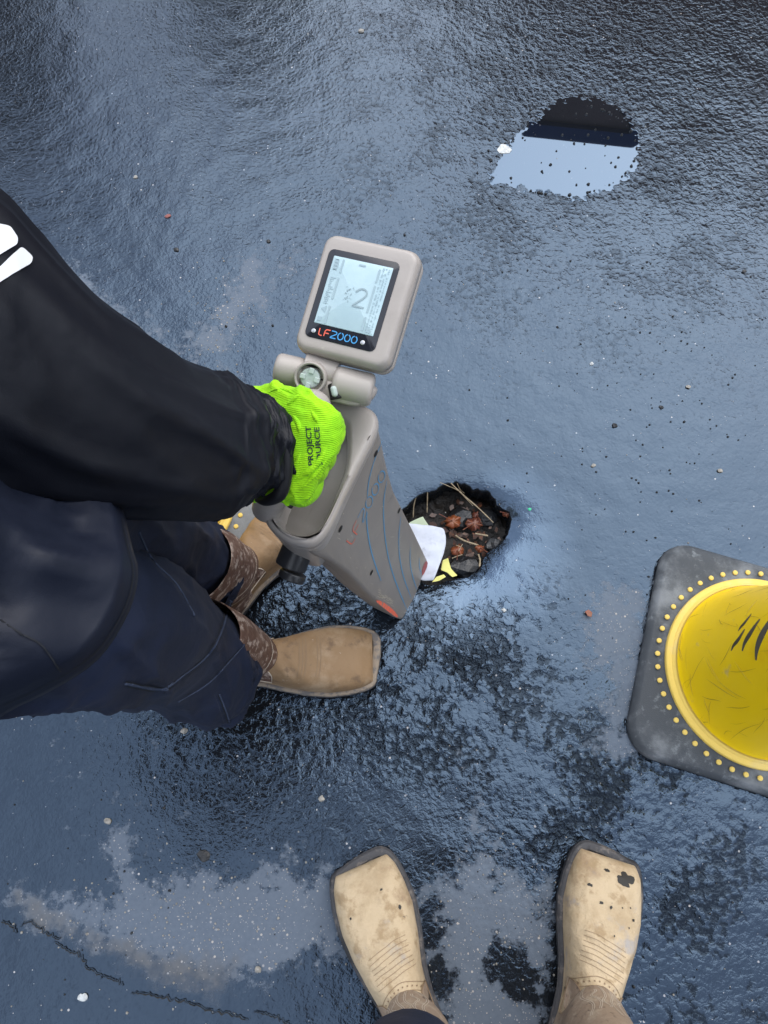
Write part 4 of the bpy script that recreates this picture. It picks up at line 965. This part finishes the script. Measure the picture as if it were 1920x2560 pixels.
def folds(p):
    t = math.atan2(p[1] - hc[1], p[0] - hc[0]); z = p[2]; u = t * .17
    wq = .012 * noise.noise((u * 14, z * 12, 4))
    g1 = noise.noise(((u * 15 + z * 16) + wq * 30, (z * 6 - u * 5), 3.3)); g2 = noise.noise((u * 34 - z * 22 + wq * 40, z * 12 + u * 6, 8.1))
    return .030 * (1 - min(1, abs(g1) * 3.2)) ** 1.4 + .010 * (1 - min(1, abs(g2) * 3)) ** 1.3 + .004 * noise.noise((u * 60, z * 60, 2))
for i_ in range(5, len(rg)):
    a_ = min(1, (i_ - 4) / 9)
    rg[i_] = [p + nrm([p[0] - hc[0], p[1] - hc[1], .45]) * (folds(p) - .012) * a_ for p in rg[i_]]
jparts = [loft(rg)]
def sl_disp(s, th, c_):
    g = noise.noise((s * 2.2 + .5 * math.sin(th * 2), math.cos(th) * 2.1 + s * 1.2, math.sin(th) * 2.1 + 7))
    a = .05 * noise.noise((s * 4, math.cos(th) * 1.6, math.sin(th) * 1.6)) + .075 * (1 - min(1, abs(g) * 3.2)) ** 1.5 - .02
    g2 = noise.noise((s * 9 + math.cos(th) * 1.2, math.cos(th) * 2.6, math.sin(th) * 2.6 + 2)); a += .028 * (1 - min(1, abs(g2) * 3)) ** 1.3
    f = min(1, max(0, s - .58) / .1)
    rdg = 1 - abs(noise.noise((s * 24 + 1.3 * math.sin(th + .5), math.cos(th) * 1.2, math.sin(th) * 1.2 + 5))) * 2.3
    a += .15 * f * max(0, rdg) ** 1.6 - .06 * f
    return a
sleeve = [(np.array((-.40, .46, 1.30)), np.array((-.40, .30, 1.24)), 1.0), (D(k(-330, 250), .43), D(k(-400, 1085), .43), 1.0), (D(k(-150, 335), .455), D(k(-190, 1090), .455), 1.0), (D(k(0, 448), .475), D(k(-30, 1098), .475), .95), (D(k(190, 655), .505), D(k(140, 1108), .505), .95), (D(k(330, 768), .55), D(k(330, 1120), .55), 1.0), (D(k(410, 806), .582), D(k(415, 1126), .582), 1), (D(k(445, 810), .60), D(k(468, 1112), .60), .97), (D(k(462, 832), .615), D(k(492, 1092), .615), .86), (D(k(498, 848), .64), D(k(522, 1072), .64), .86), (D(k(530, 850), .66), D(k(560, 1064), .66), .86), (D(k(556, 864), .675), D(k(604, 1052), .675), .85)]
srings = pair_rings(sleeve, 84, 16, 1.0, sl_disp)
srings.append([p + (np.mean(srings[-1], axis=0) - p) * .10 for p in srings[-1]]); srings.append([p + (np.mean(srings[-2], axis=0) - p) * .14 + nrm(np.mean(srings[-4], axis=0) - np.mean(srings[-2], axis=0)) * .02 for p in srings[-2]])
jparts.append(loft(srings))
rs = tube(catmull([(-.36, .02, 1.28), (-.42, -.05, 1.15), (-.47, -.07, 1.0), (-.475, -.05, .87), (-.46, -.03, .76)], 6), list(np.interp(range(25), [0, 12, 24], [.08, .065, .048])), 20, False)
jparts.append(rs)
jk = mk('jacket', *jparts[0], M['jacket_lit'], wk); fixn(jk)
jb = bvh_of(jk)
slv = mk('sleeve', *jparts[1], M['jacket'], jk); fixn(slv); fixn(mk('sleeve', *jparts[2], M['jacket'], jk)); sb_ = bvh_of(slv)
def on_surf(b, p, e=.001):
    h, n_ = hit(b, CP, nrm(ray(p)), e); return h, n_
def drape_px(b, pts, wd, e=.0008, dash=0, closed=False):
    P = []; Nn = []
    for p in pts:
        h, n_ = on_surf(b, p, e)
        if h is not None: P.append(h); Nn.append(n_)
    if len(P) < 2: return []
    if dash: return [ribbon(P[i:i + 2], wd, Nn[i:i + 2]) for i in range(0, len(P) - 1, 2)]
    return [ribbon(P, wd, Nn)]
def pxcurve(pts, n, f=k): return [tuple(p) for p in resample(np.array(catmull([np.array(f(*p)) for p in pts], 8)), n, False)]
st = drape_px(jb, pxcurve([(280, 1180), (294, 1235), (282, 1300), (242, 1378), (197, 1430), (115, 1484), (10, 1536)], 150), .0006, .0008, 1)
ew(st, 'stitching', M['seam'], jk)
ds_ = drape_px(jb, pxcurve([(262, 1120), (274, 1180), (286, 1235), (274, 1298), (236, 1370), (190, 1422), (108, 1474), (5, 1524)], 120), .0010, .0006)
ds_ += drape_px(jb, pxcurve([(0, 1340), (40, 1366), (90, 1395), (130, 1450)], 60), .0009, .0007)
ew(ds_, 'seam', M['darkseam'], jk)
# white print on the sleeve
def fill_px(b, poly, n=11, e=.0012):
    P = smoothpoly(resample(np.array(poly), 40), 1); x0, y0 = P.min(0); x1, y1 = P.max(0); V = []; Fs = []; c_ = P.mean(0); m_ = len(P); allv = []
    for fr in np.linspace(0, 1, n):
        for p in P:
            h, _ = on_surf(b, tuple(c_ + (p - c_) * fr), e); allv.append(h if h is not None else (allv[-1] if allv else CP))
    for i in range(n - 1):
        for j in range(m_): a = i * m_ + j; bq = i * m_ + (j + 1) % m_; Fs.append((a, bq, bq + m_, a + m_))
    return allv, Fs
ew([fill_px(sb_, [k(*p) for p in ((-60, 508), (-10, 484), (20, 490), (37, 516), (34, 530), (0, 551), (-60, 590))]), fill_px(sb_, [k(*p) for p in ((-60, 622), (-5, 580), (44, 534), (68, 555), (66, 570), (30, 590), (-60, 648))])], 'sleeve_print', M['white_print'], jk)
# trousers
def tr_disp(s, th, c_): return .045 * noise.noise((s * 6 + c_[1] * 5, math.cos(th) * 2, math.sin(th) * 2)) + .025 * math.sin(s * 30 + 2 * math.cos(th)) * (.5 + .5 * math.sin(th + 2 * s)) + .02 * noise.noise((s * 20, math.cos(th) * 5, math.sin(th) * 5))
def tr_disp(s, th, c_):
    d_ = .04 * noise.noise((s * 6 + c_[1] * 5, math.cos(th) * 2, math.sin(th) * 2)) + .015 * noise.noise((s * 18, math.cos(th) * 5, math.sin(th) * 5))
    g1 = noise.noise((s * 7 + 1.4 * math.sin(th + c_[1] * 9), math.cos(th) * 1.5 + c_[1] * 9, math.sin(th) * 1.5)); g2 = noise.noise((s * 15 - 1.5 * math.cos(th), math.cos(th) * 2.5, math.sin(th) * 2.5 + c_[1] * 7))
    return d_ + .105 * (1 - min(1, abs(g1) * 3)) ** 2 + .035 * (1 - min(1, abs(g2) * 3)) ** 1.4 - .03
rl = [(np.array((-.28, .17, .90)), np.array((-.36, .02, .90)), 1.0), (D(k(80, 1150), .53), D(k(-60, 1528), .53), 1), (D(k(200, 1160), .60), D(k(100, 1532), .60), 1), (D(k(310, 1200), .73), D(k(228, 1520), .73), 1), (D(k(400, 1262), .90), D(k(314, 1522), .90), .95), (D(k(462, 1312), 1.02), D(k(392, 1560), 1.04), .9), (D(k(489, 1340), 1.08), D(k(446, 1560), 1.10), .88)]
ll = [(np.array((-.30, .30, .90)), np.array((-.36, .13, .90)), 1.0), (D(k(20, 900), .53), D(k(50, 1250), .53), 1), (D(k(160, 960), .64), D(k(180, 1250), .64), 1), (D(k(270, 1030), .79), D(k(310, 1256), .79), 1), (D(k(338, 1085), .95), D(k(390, 1268), .95), .95), (D(k(380, 1112), 1.06), D(k(446, 1295), 1.06), .9), (D(k(400, 1128), 1.10), D(k(470, 1325), 1.10), .88)]
tp = []
for L_ in (ll, rl):
    rr = pair_rings(L_, 80, 16, 1.0, tr_disp); mid = np.mean(rr[-1], axis=0)
    rr.append([p + (mid - p) * .03 for p in rr[-1]]); rr.append([p + (mid - p) * .06 + np.array([0, 0, .02]) for p in rr[-2]]); tp.append(loft(rr))
trs = mk('trousers', *join(tp), M['trousers'], wk); fixn(trs); tb = bvh_of(trs)
ps = []
ps += drape_px(tb, pxcurve([(500, 1303), (540, 1318), (575, 1330)], 30, lambda x, y: k(x - 12, y)), .0012)
pk = drape_px(tb, pxcurve([(492, 1300), (470, 1370), (440, 1420), (390, 1460), (345, 1492), (275, 1482)], 90), .0013)
pk += drape_px(tb, pxcurve([(498, 1302), (478, 1372), (448, 1424), (396, 1466), (352, 1497)], 90), .0009)
pk += drape_px(tb, pxcurve([(492, 1300), (525, 1315), (556, 1335)], 40), .0012)
pk += drape_px(tb, pxcurve([(548, 1370), (500, 1420), (450, 1470), (380, 1512)], 80), .0010)
pk += drape_px(tb, pxcurve([(270, 1472), (310, 1480), (360, 1486)], 40), .0016)
pk += drape_px(tb, pxcurve([(470, 1500), (482, 1530), (492, 1562)], 40), .0010)
ew(pk, 'seam', M['darkseam'], trs)
def ridge(b, pts, n, r, f=k):
    P = [h for h in (on_surf(b, q, 0)[0] for q in pxcurve(pts, n, f)) if h is not None]
    return [tube(P, r, 6)] if len(P) > 3 else []
pk = ridge(tb, [(498, 1298), (478, 1366), (448, 1416), (398, 1456), (350, 1488), (282, 1478)], 80, .0016) + ridge(tb, [(496, 1298), (525, 1313), (552, 1330)], 30, .0016) + ridge(tb, [(545, 1372), (500, 1424), (450, 1476), (385, 1516)], 60, .0012) + ridge(tb, [(270, 1476), (310, 1484), (362, 1490)], 30, .0015) + ridge(tb, [(474, 1500), (486, 1530), (496, 1560)], 30, .0012) + ridge(tb, [(300, 1150), (330, 1210), (380, 1260), (420, 1330)], 60, .0012)
ew(pk, 'seam_ridge', M['ridge'], trs)
pk = drape_px(tb, pxcurve([(502, 1304), (482, 1374), (452, 1428), (400, 1470)], 120), .0005, .001, 1) + drape_px(tb, pxcurve([(494, 1306), (525, 1320), (552, 1338)], 60), .0005, .001, 1) + drape_px(tb, pxcurve([(462, 1500), (474, 1530), (484, 1562)], 50), .0005, .001, 1)
ew(pk, 'stitching', M['seam'], trs)
# boots of the worker
MW = dict(sole=M['sole'], welt=M['welt'], vamp=M['brown'], shaft=M['shaft_brown'])
def brown_boot(toepx, deg, side, lbl, L=.30):
    toe = Z(k(*toepx), .02)[:2]; b = bpy.data.objects.new('boot', None); C.objects.link(b); b.parent = wk; b['label'] = lbl; OFF[b.name] = OFF[wk.name]; b.empty_display_size = .02
    I = boot_parts(toe, R(deg), side, MW, b, shaft_lean=(.0, 0), L=L, W=.119, shaft_h=.2)
    th = []
    for i, x0 in enumerate((.176, .181, .186, .203, .208)): th += I['drape'](curve_pts([(x0, .030), (x0 + .002, .01), (x0 + .002, -.012), (x0 - .001, -.032)], 30), .0011)
    th += I['drape'](curve_pts([(.113, .038), (.119, .02), (.121, 0), (.119, -.02), (.110, -.038)], 40), .001)
    ew(th, 'stitching', M['thread'], b)
    # taupe wing pieces at the instep and pull strap
    wp = I['wp']; wing(I, b, M['shaft_brown'], M['pale_thread'])
    # strap round the shaft and pale piping
    for zz, m_, wd in ((.100, M['strap'], .010), (.112, M['pale_thread'], .003), (.142, M['pale_thread'], .003)):
        P = []; Nn = []
        for t in np.linspace(0, 2 * math.pi, 40, endpoint=False):
            z_ = zz + .018 * math.cos(t) * -1
            o0 = wp(.068, 0, z_); d_ = wp(.068 + math.cos(t), math.sin(t), z_) - o0; h, n_ = hit(I['bs'], o0 + d_ * .2, -d_, .001)
            if h is not None: P.append(h); Nn.append(n_)
        if len(P) > 4: mk('strap' if m_ is M['strap'] else 'piping', *ribbon(P, wd, Nn, True), m_, b)
    return b
brown_boot((817, 1424), 1.5, 1, 'brown right boot flat on the rough wet asphalt')
brown_boot((682, 1070), 53, -1, 'brown left boot behind the locator')
# the gloved hand: back of the hand, knuckles and fingers closing round the grip
gl = [(D(k(500, 868), .70), D(k(548, 1082), .70), .42), (D(k(556, 835), .682), D(k(612, 1082), .69), .36), (D(k(592, 828), .668), D(k(636, 1088), .684), .30), (D(k(640, 836), .655), D(k(664, 1080), .678), .25), (D(k(685, 856), .649), D(k(690, 1040), .668), .24), (D(k(716, 876), .652), D(k(712, 1000), .662), .26), (D(k(731, 890), .662), D(k(727, 972), .666), .34), (D(k(736, 902), .675), D(k(733, 960), .676), .4), (D(k(734, 910), .686), D(k(732, 950), .686), .4)]
def gl_disp(s, th, c_):
    a = .05 * noise.noise((s * 7, math.cos(th) * 2.2, math.sin(th) * 2.2)) + .03 * noise.noise((s * 18, math.cos(th) * 5, math.sin(th) * 5))
    g = noise.noise((s * 6 + math.cos(th) * 2.5, math.cos(th) * 2.4 - s * 4, math.sin(th) * 1.5 + 3)); a += .07 * (1 - min(1, abs(g) * 3.2)) ** 1.4 - .02; a += .03 * math.sin(math.cos(th) * 9 + s * 14) * max(0, min(1, (s - .2) * 3)); return a
gr_ = pair_rings(gl, 84, 12, 1, gl_disp)
gparts = [loft(gr_, False, True)]
# fingers
for i, f in enumerate((.16, .38, .60, .80)):
    a0 = D(k(714 - 10 * i - (0 if i < 3 else 6), 900 + (1010 - 890) * f * 1.05), .672 + .003 * i); P = [a0 + np.array([-.018, 0, .006]), a0, a0 + np.array([.002, 0, -.016]), a0 + np.array([-.006, 0, -.031]), a0 + np.array([-.020, 0, -.040]), a0 + np.array([-.036, .0, -.037]), a0 + np.array([-.046, 0, -.028])]
    P = catmull(P, 4); gparts.append(tube(P, list(np.interp(range(len(P)), [0, 8, 20, len(P) - 1], [.010, .0108, .0095, .005])), 12))
th_ = catmull([D(k(622, 1050), .70), D(k(648, 1068), .706), D(k(668, 1058), .720), D(k(676, 1036), .732), D(k(672, 1012), .742)], 5)
gparts.append(tube(th_, list(np.interp(range(len(th_)), [0, 8, 16, len(th_) - 1], [.0135, .012, .011, .006])), 14))
glove = mk('glove', *join(gparts), M['glove'], wk); fixn(glove); glove['label'] = 'lime green knit glove closed round the grip'
gb = bvh_of(glove)
def text_on(b, s, p0, p1, hgt, m, name, par, wd=1.0, e=.0007):
    V, Fs = text_flat(s, 1.0, 2); x1 = V[:, 0].max(); p0 = np.array(p0); p1 = np.array(p1); dx = (p1 - p0) / x1; up_ = np.array([dx[1], -dx[0]]); up_ = up_ / np.linalg.norm(up_) * hgt / .72; W = []
    for v in V:
        q = p0 + dx * v[0] + up_ * v[1]; h, _ = on_surf(b, tuple(q), e); W.append(h if h is not None else D(tuple(q), .66))
    return mk(name, W, Fs, m, par, False)
g7 = lambda x, y: (620 + x / 5.925, 930 + y / 5.925)
text_on(gb, 'PROJECT', g7(975, 1385), g7(932, 800), 13.5, M['ink'], 'lettering', glove)
text_on(gb, 'URCE', g7(1085, 1200), g7(1055, 815), 13, M['ink'], 'lettering', glove)
text_on(gb, 'SO', g7(1106, 1385), g7(1086, 1210), 13, M['ink'], 'lettering', glove)
# fold that crosses the first letters of the second word
fo = []
for pts, r in (([(640, 1660), (800, 1540), (930, 1450), (1050, 1320), (1130, 1190), (1190, 1040)], .0034), ([(760, 1760), (940, 1580), (1080, 1420), (1200, 1260)], .0026), ([(600, 1480), (720, 1330), (780, 1180)], .0022), ([(560, 500), (700, 380), (780, 330)], .0020), ([(640, 620), (740, 760), (760, 930)], .0026), ([(930, 560), (1010, 700), (1040, 780)], .0022), ([(260, 330), (420, 250), (560, 260), (720, 350)], .0016)):
    P = []
    for q in pxcurve(pts, 34, g7):
        h, n_ = on_surf(gb, q, -r * .35)
        if h is not None: P.append(h)
    if len(P) > 4: fo.append(tube(P, [r * math.sin(math.pi * (i + .6) / (len(P) + .2)) ** .7 for i in range(len(P))], 10))
ew(fo, 'fold', M['glove'], glove)
# black cuff edge of the sleeve
cu = catmull([D(k(553, 856), .668), D(k(585, 880), .655), D(k(607, 930), .650), D(k(617, 985), .652), D(k(616, 1030), .656), D(k(603, 1068), .662), D(k(575, 1082), .675), D(k(556, 1078), .69)], 6)
mk('cuff', *tube(cu, list(np.interp(range(len(cu)), [0, 8, 30, len(cu) - 1], [.0045, .0055, .0065, .003])), 12), M['cuffm'], jk)
rh = mk('hand', *hand_mesh((-.46, -.03, .755), (.1, .95, 0), (.05, .0, -1), 1, 1, .4), M['skin'], wk)
# ============================================================ LITTER AND DEBRIS IN THE POTHOLE
def sheet(poly, zf, m, name, label, cat, n=14, curl=.004, group=None, thick=.0004):
    P = np.array([Z(p, 0)[:2] for p in poly]); P = smoothpoly(resample(P, 48), 1); c_ = P.mean(0); V = []; Fs = []; m_ = len(P)
    for fr in np.linspace(0, 1, 9):
        for p in P:
            q = c_ + (p - c_) * fr; z = zf(q[0], q[1]) + curl * noise.noise((q[0] * 45, q[1] * 45, c_[0] * 50)); V.append(np.array([q[0], q[1], z]))
    for i in range(8):
        for j in range(m_): a = i * m_ + j; b_ = i * m_ + (j + 1) % m_; Fs.append((a, b_, b_ + m_, a + m_))
    o = mk(name, V, Fs, m); s = o.modifiers.new('s', 'SOLIDIFY'); s.thickness = thick; tag(o, label, cat, group); return o
sheet([c3(*p) for p in ((170, 640), (260, 655), (420, 668), (560, 692), (578, 760), (580, 840), (560, 930), (530, 1010), (490, 1120), (460, 1188), (420, 1180), (370, 1190), (300, 1150), (220, 950))], lambda x, y: .0085 - .05 * max(0, (y - HC[1]) / .1) * .4, M['paper'], 'receipt', 'crumpled white receipt hanging over the broken edge beside the locator foot', 'receipt')
sheet([c3(*p) for p in ((200, 640), (250, 600), (370, 545), (440, 650), (430, 680), (250, 680))], lambda x, y: -.014, M['green_paper'], 'paper_scrap', 'pale green paper scrap tucked behind the white receipt', 'paper scrap', curl=.003)
sheet([c3(*p) for p in ((560, 960), (610, 940), (640, 1040), (700, 1105), (650, 1125), (600, 1080), (540, 1060))], lambda x, y: -.012, M['yellow_paper'], 'wrapper', 'torn yellow wrapper on the near wall of the hole', 'wrapper', curl=.007)
sheet([c3(*p) for p in ((450, 1200), (490, 1150), (560, 1125), (580, 1150), (520, 1185))], lambda x, y: .008, M['yellow_paper'], 'wrapper', 'small yellow wrapper end under the corner of the white receipt', 'wrapper', curl=.004)
def leaf(cx, cy, r, rot, m, z, label, lob=5):
    c_ = Z(c3(cx, cy), z); V = [c_ + np.array([0, 0, .004])]; Fs = []; n = 44
    for fr in (.5, 1):
        for j in range(n):
            t = 2 * math.pi * j / n; f = fr * (.78 + .17 * abs(math.cos(t * lob / 2 + rot)) ** .8 + .30 * noise.noise((math.cos(t) * 4, math.sin(t) * 4, cx))) * r
            zz = .010 * fr * noise.noise((math.cos(t) * 1.4 + cx, math.sin(t) * 1.4, cy)) + .004 * (1 - fr)
            V.append(c_ + np.array([f * math.cos(t + rot), f * math.sin(t + rot) * .85, zz]))
    for j in range(n): Fs += [(0, 1 + j, 1 + (j + 1) % n), (1 + j, 1 + n + j, 1 + n + (j + 1) % n, 1 + (j + 1) % n)]
    t = mk('dead_leaf', V, Fs, m); t.modifiers.new('s', 'SOLIDIFY').thickness = .0006; tag(t, label, 'leaf', 'dead leaves in the hole')
    P = [c_ + np.array([math.cos(rot + 2.4) * r * s, math.sin(rot + 2.4) * r * s, .003 + .008 * s]) for s in np.linspace(0, 1.7, 8)]
    mk('stalk', *tube(P, .0009, 6), M['leaf2'], t)
leaf(650, 620, .0165, .4, M['leaf'], -.040, 'orange brown dead leaf in the middle of the hole')
leaf(845, 640, .0165, 1.4, M['leaf2'], -.044, 'dark red wet leaf folded beside the orange brown leaf')
leaf(690, 890, .0135, 2.2, M['leaf'], -.040, 'brown leaf beside the right edge of the white receipt')
leaf(905, 870, .0095, 3.0, M['leaf'], -.020, 'small bright brown leaf curled against the near rim', 4)
leaf(1155, 545, .0085, .9, M['leaf2'], -.030, 'small dark red leaf under the far right rim', 4)
leaf(870, 560, .010, 2.6, M['leaf2'], -.050, 'blackened wet leaf behind the dark red leaf', 3)
def twig(pts, zs, r, label, name='twig'):
    P = catmull([Z(c3(*p), z) for p, z in zip(pts, zs)], 6); N_ = len(P); o = mk(name, *tube(P, [r * (.7 + .3 * math.cos(i * 1.3) * .4) for i in range(N_)], 7), M['straw']); return tag(o, label, 'twig', 'dry stems in the hole')
twig([(630, 255), (740, 360), (900, 500), (1030, 628)], [.002, -.004, -.014, -.026], .0015, 'long straight dry stem slanting from the far rim across the hole')
twig([(530, 250), (610, 285), (700, 330), (840, 470)], [.002, -.002, -.012, -.032], .0009, 'thin dry stem beside the long straight stem')
twig([(675, 750), (760, 800), (890, 842)], [-.034, -.030, -.026], .0024, 'thick pale stick lying flat in front of the leaves')
twig([(860, 732), (920, 742), (980, 752)], [-.034, -.033, -.034], .0022, 'short pale stick beside the dark red leaf')
twig([(410, 330), (408, 430), (405, 535)], [-.006, -.022, -.036], .0015, 'upright dry stem against the far left wall')
twig([(300, 390), (280, 470), (275, 580)], [-.008, -.022, -.034], .0017, 'knobbly dry stem nearest the locator')
twig([(890, 930), (905, 980), (900, 1040)], [-.022, -.014, -.004], .0021, 'short grey stem leaning on the near rim')
twig([(640, 965), (690, 945), (740, 930)], [-.034, -.032, -.030], .0013, 'short straw beside the brown leaf at the receipt')
twig([(690, 260), (720, 320), (760, 350)], [.0, -.014, -.03], .0008, 'fine dry stalk just inside the far rim')
twig([(680, 840), (720, 860), (700, 900), (740, 830)], [-.03, -.028, -.03, -.026], .0010, 'curled straw wisp lying over the brown leaf')
def stone(p, r, m, label, group='loose stones on the asphalt', sq=.7, name='pebble', cat='pebble', zz=None):
    if zz is None and name == 'pebble': r *= .78
    c_ = Z(p, 0); c_[2] = (gz(c_[0], c_[1]) if zz is None else zz) + r * sq * .45
    bm = bmesh.new(); bmesh.ops.create_icosphere(bm, subdivisions=2, radius=r)
    s_ = random.random() * 50
    for v in bm.verts: v.co *= 1 + .55 * noise.noise(v.co / r * .9 + Vector((s_, 0, 0))) + .22 * noise.noise(v.co / r * 2.2 + Vector((s_, 4, 0))); v.co.x *= 1.15; v.co.z *= sq
    V = [np.array(v.co) + c_ for v in bm.verts]; bm.verts.index_update(); Fs = [tuple(v.index for v in f.verts) for f in bm.faces]; bm.free()
    return tag(mk(name, V, Fs, m, None, False), label, cat, group)
stone(c3(790, 985), .021, M['stone_dark'], 'large black stone at the bottom of the hole near the close rim', 'stones in the hole', .7, 'stone', 'stone', -.052)
stone(c3(1060, 770), .013, M['stone_dark'], 'black stone wedged against the right wall of the hole', 'stones in the hole', .8, 'stone', 'stone', -.048)
stone(c3(740, 500), .020, M['stone_dark'], 'wet black stone behind the orange brown leaf', 'stones in the hole', .6, 'stone', 'stone', -.060)
stone(c3(990, 480), .017, M['stone_dark'], 'glossy black stone under the long straight stem', 'stones in the hole', .6, 'stone', 'stone', -.060)
r4 = lambda x, y: (1000 + x / 1.8033, 640 + y / 1.8033)
r2 = lambda x, y: (x / 1.728, y / 1.728)
stone(r4(968, 766), .0062, M['stone_dark'], 'largest black pebble on the open asphalt to the right of the hole')
stone(r4(1178, 684), .0050, M['stone_dark'], 'oval black pebble beside the cream pebble')
stone(r4(1297, 590), .0048, M['stone_pale'], 'cream pebble ringed by water on the open asphalt')
stone(r4(863, 486), .0040, M['shell'], 'single white chip on the open grey asphalt between locator and cream pebble')
stone(r4(1441, 970), .0050, M['stone_pale'], 'brownish grey pebble at the right above the cone base')
stone(r4(872, 945), .0045, M['stone_pale'], 'grey pebble nearest the right rim of the hole')
stone(r4(1550, 72), .0052, M['stone_dark'], 'black pebble at the right edge, farthest up')
stone(r2(726, 935), .0060, M['stone_red'], 'dull red stone chip on the asphalt to the left of the screen', sq=.5)
stone(r2(762, 1080), .0060, M['stone_dark'], 'dark pitted pebble below the red chip')
stone(r2(1562, 136), .0070, M['stone_pale'], 'rounded pale pebble near the top edge')
stone(r2(1160, 1044), .0050, M['stone_dark'], 'small black pebble to the left of the locator screen')
stone(r2(586, 766), .0050, M['stone_pale'], 'tan pebble alone on the upper left asphalt')
stone(k(1089, 321), .0125, M['shell'], 'white flat shell-like flake on the left tip of the puddle', 'loose stones on the asphalt', .12, 'flake', 'flake')
stone(c3(1382, 483), .0028, M['green_bit'], 'tiny bright green chip beside the hole', 'loose stones on the asphalt', .4, 'chip', 'chip')
stone(k(1090, 1345 - 30), .0040, M['shell'], 'white chip on the glossy asphalt near the hole')
r5 = lambda x, y: (x / 1.929, 1760 + y / 1.929)
stone(r5(985, 735), .0105, M['stone_dark'], 'flat brown stone set in the dry grey patch', sq=.3)
stone(r5(520, 566), .0062, M['stone_pale'], 'pale pebble at the tip of the dry streak')
stone(r5(1245, 1278), .0055, M['stone_pale'], 'pinkish pebble on the dry patch near the left tan boot')
stone(r5(400, 1415), .0075, M['shell'], 'white elongated chip below the crack', sq=.4)
stone(r5(1550, 455), .0055, M['stone_pale'], 'tan pebble left of the upper tan boot toe')
stone(r5(890, 130), .0060, M['stone_pale'], 'pale pebble beside the navy trouser hem')
t_ = sheet([k(*p) for p in ((1262, 1322), (1270, 1318), (1278, 1325), (1276, 1334), (1268, 1332))], lambda x, y: .004, M['leaf'], 'dead_leaf', 'tiny torn brown leaf lying on the wet asphalt between hole and cone', 'leaf', curl=.003, thick=.0006)
V = []; Fs = []; rng = random.Random(77)
for _ in range(70):
    a_ = rng.random() * 6.283; rr_ = .075 * rng.random() ** .6; c_ = np.array([HC[0] + rr_ * math.cos(a_) + .012, HC[1] + rr_ * math.sin(a_), -.050 + rng.uniform(-.006, .006)]); n0 = len(V); r_ = rng.uniform(.003, .009); b_ = rng.random() * 6
    q1 = np.array([math.cos(b_), math.sin(b_), rng.uniform(-.5, .5)]) * r_; q2 = np.array([-math.sin(b_), math.cos(b_), rng.uniform(-.5, .5)]) * r_ * .6
    V += [c_ - q1, c_ - q1 * .3 + q2, c_ + q1 * .5 + q2 * .8, c_ + q1, c_ + q1 * .2 - q2]; Fs.append((n0, n0 + 1, n0 + 2, n0 + 3, n0 + 4))
tag(mk('leaf_litter', V, Fs, mat('rotten_leaf', (.05, .022, .013), .35, var=(120, (.11, .04, .018), .5, .6)), None, False), 'rotten leaf litter at the bottom of the hole', kind='stuff')
# uncountable grit
V = []; Fs = []; rng = random.Random(21)
def grit(p, r):
    c_ = Z(p, 0); c_[2] = gz(c_[0], c_[1]) + r * .2; n0 = len(V); a0 = rng.random() * 6
    pts = [np.array([math.cos(a0 + i * 1.257) * r * rng.uniform(.7, 1.2), math.sin(a0 + i * 1.257) * r * rng.uniform(.7, 1.2), -.2 * r]) for i in range(5)]
    V.extend([c_ + q for q in pts]); V.extend([c_ + q * .7 + np.array([0, 0, r * .7]) for q in pts]); V.append(c_ + np.array([0, 0, r * .95]))
    for i in range(5): j = (i + 1) % 5; Fs.append((n0 + i, n0 + j, n0 + 5 + j, n0 + 5 + i)); Fs.append((n0 + 5 + i, n0 + 5 + j, n0 + 10))
for _ in range(260):
    p = (rng.uniform(0, 1920), rng.uniform(0, 2560)); grit(p, rng.uniform(.0008, .0022) * (1.5 if rng.random() < .12 else 1))
for _ in range(150):
    p = (rng.gauss(1640, 190), rng.gauss(1000, 260)); grit(p, rng.uniform(.0010, .0028))
for _ in range(34):
    p = k(rng.gauss(1235, 75), rng.gauss(335, 50)); grit(p, rng.uniform(.0016, .0042))
for _ in range(40):
    a_ = rng.random() * 6.283; p = k(1215 + 160 * math.cos(a_), 322 + 100 * math.sin(a_)); grit(p, rng.uniform(.0015, .0045))
tag(mk('dark_grit', V, Fs, M['stone_dark'], None, False), 'scattered dark grit over the wet asphalt', kind='stuff')
V = []; Fs = []
for _ in range(420):
    u = rng.random()
    if u < .45: p = (rng.gauss(480, 200), rng.gauss(2290, 110))
    elif u < .65: p = (rng.gauss(560, 70), rng.gauss(800, 90))
    elif u < .8: p = (rng.gauss(1200, 100), rng.gauss(2330, 150))
    else: p = (rng.uniform(0, 1920), rng.uniform(0, 2560))
    grit(p, rng.uniform(.0007, .0019) * (1.4 if rng.random() < .1 else 1))
tag(mk('pale_grit', V, Fs, M['stone_pale'], None, False), 'scattered pale chips over the asphalt', kind='stuff')
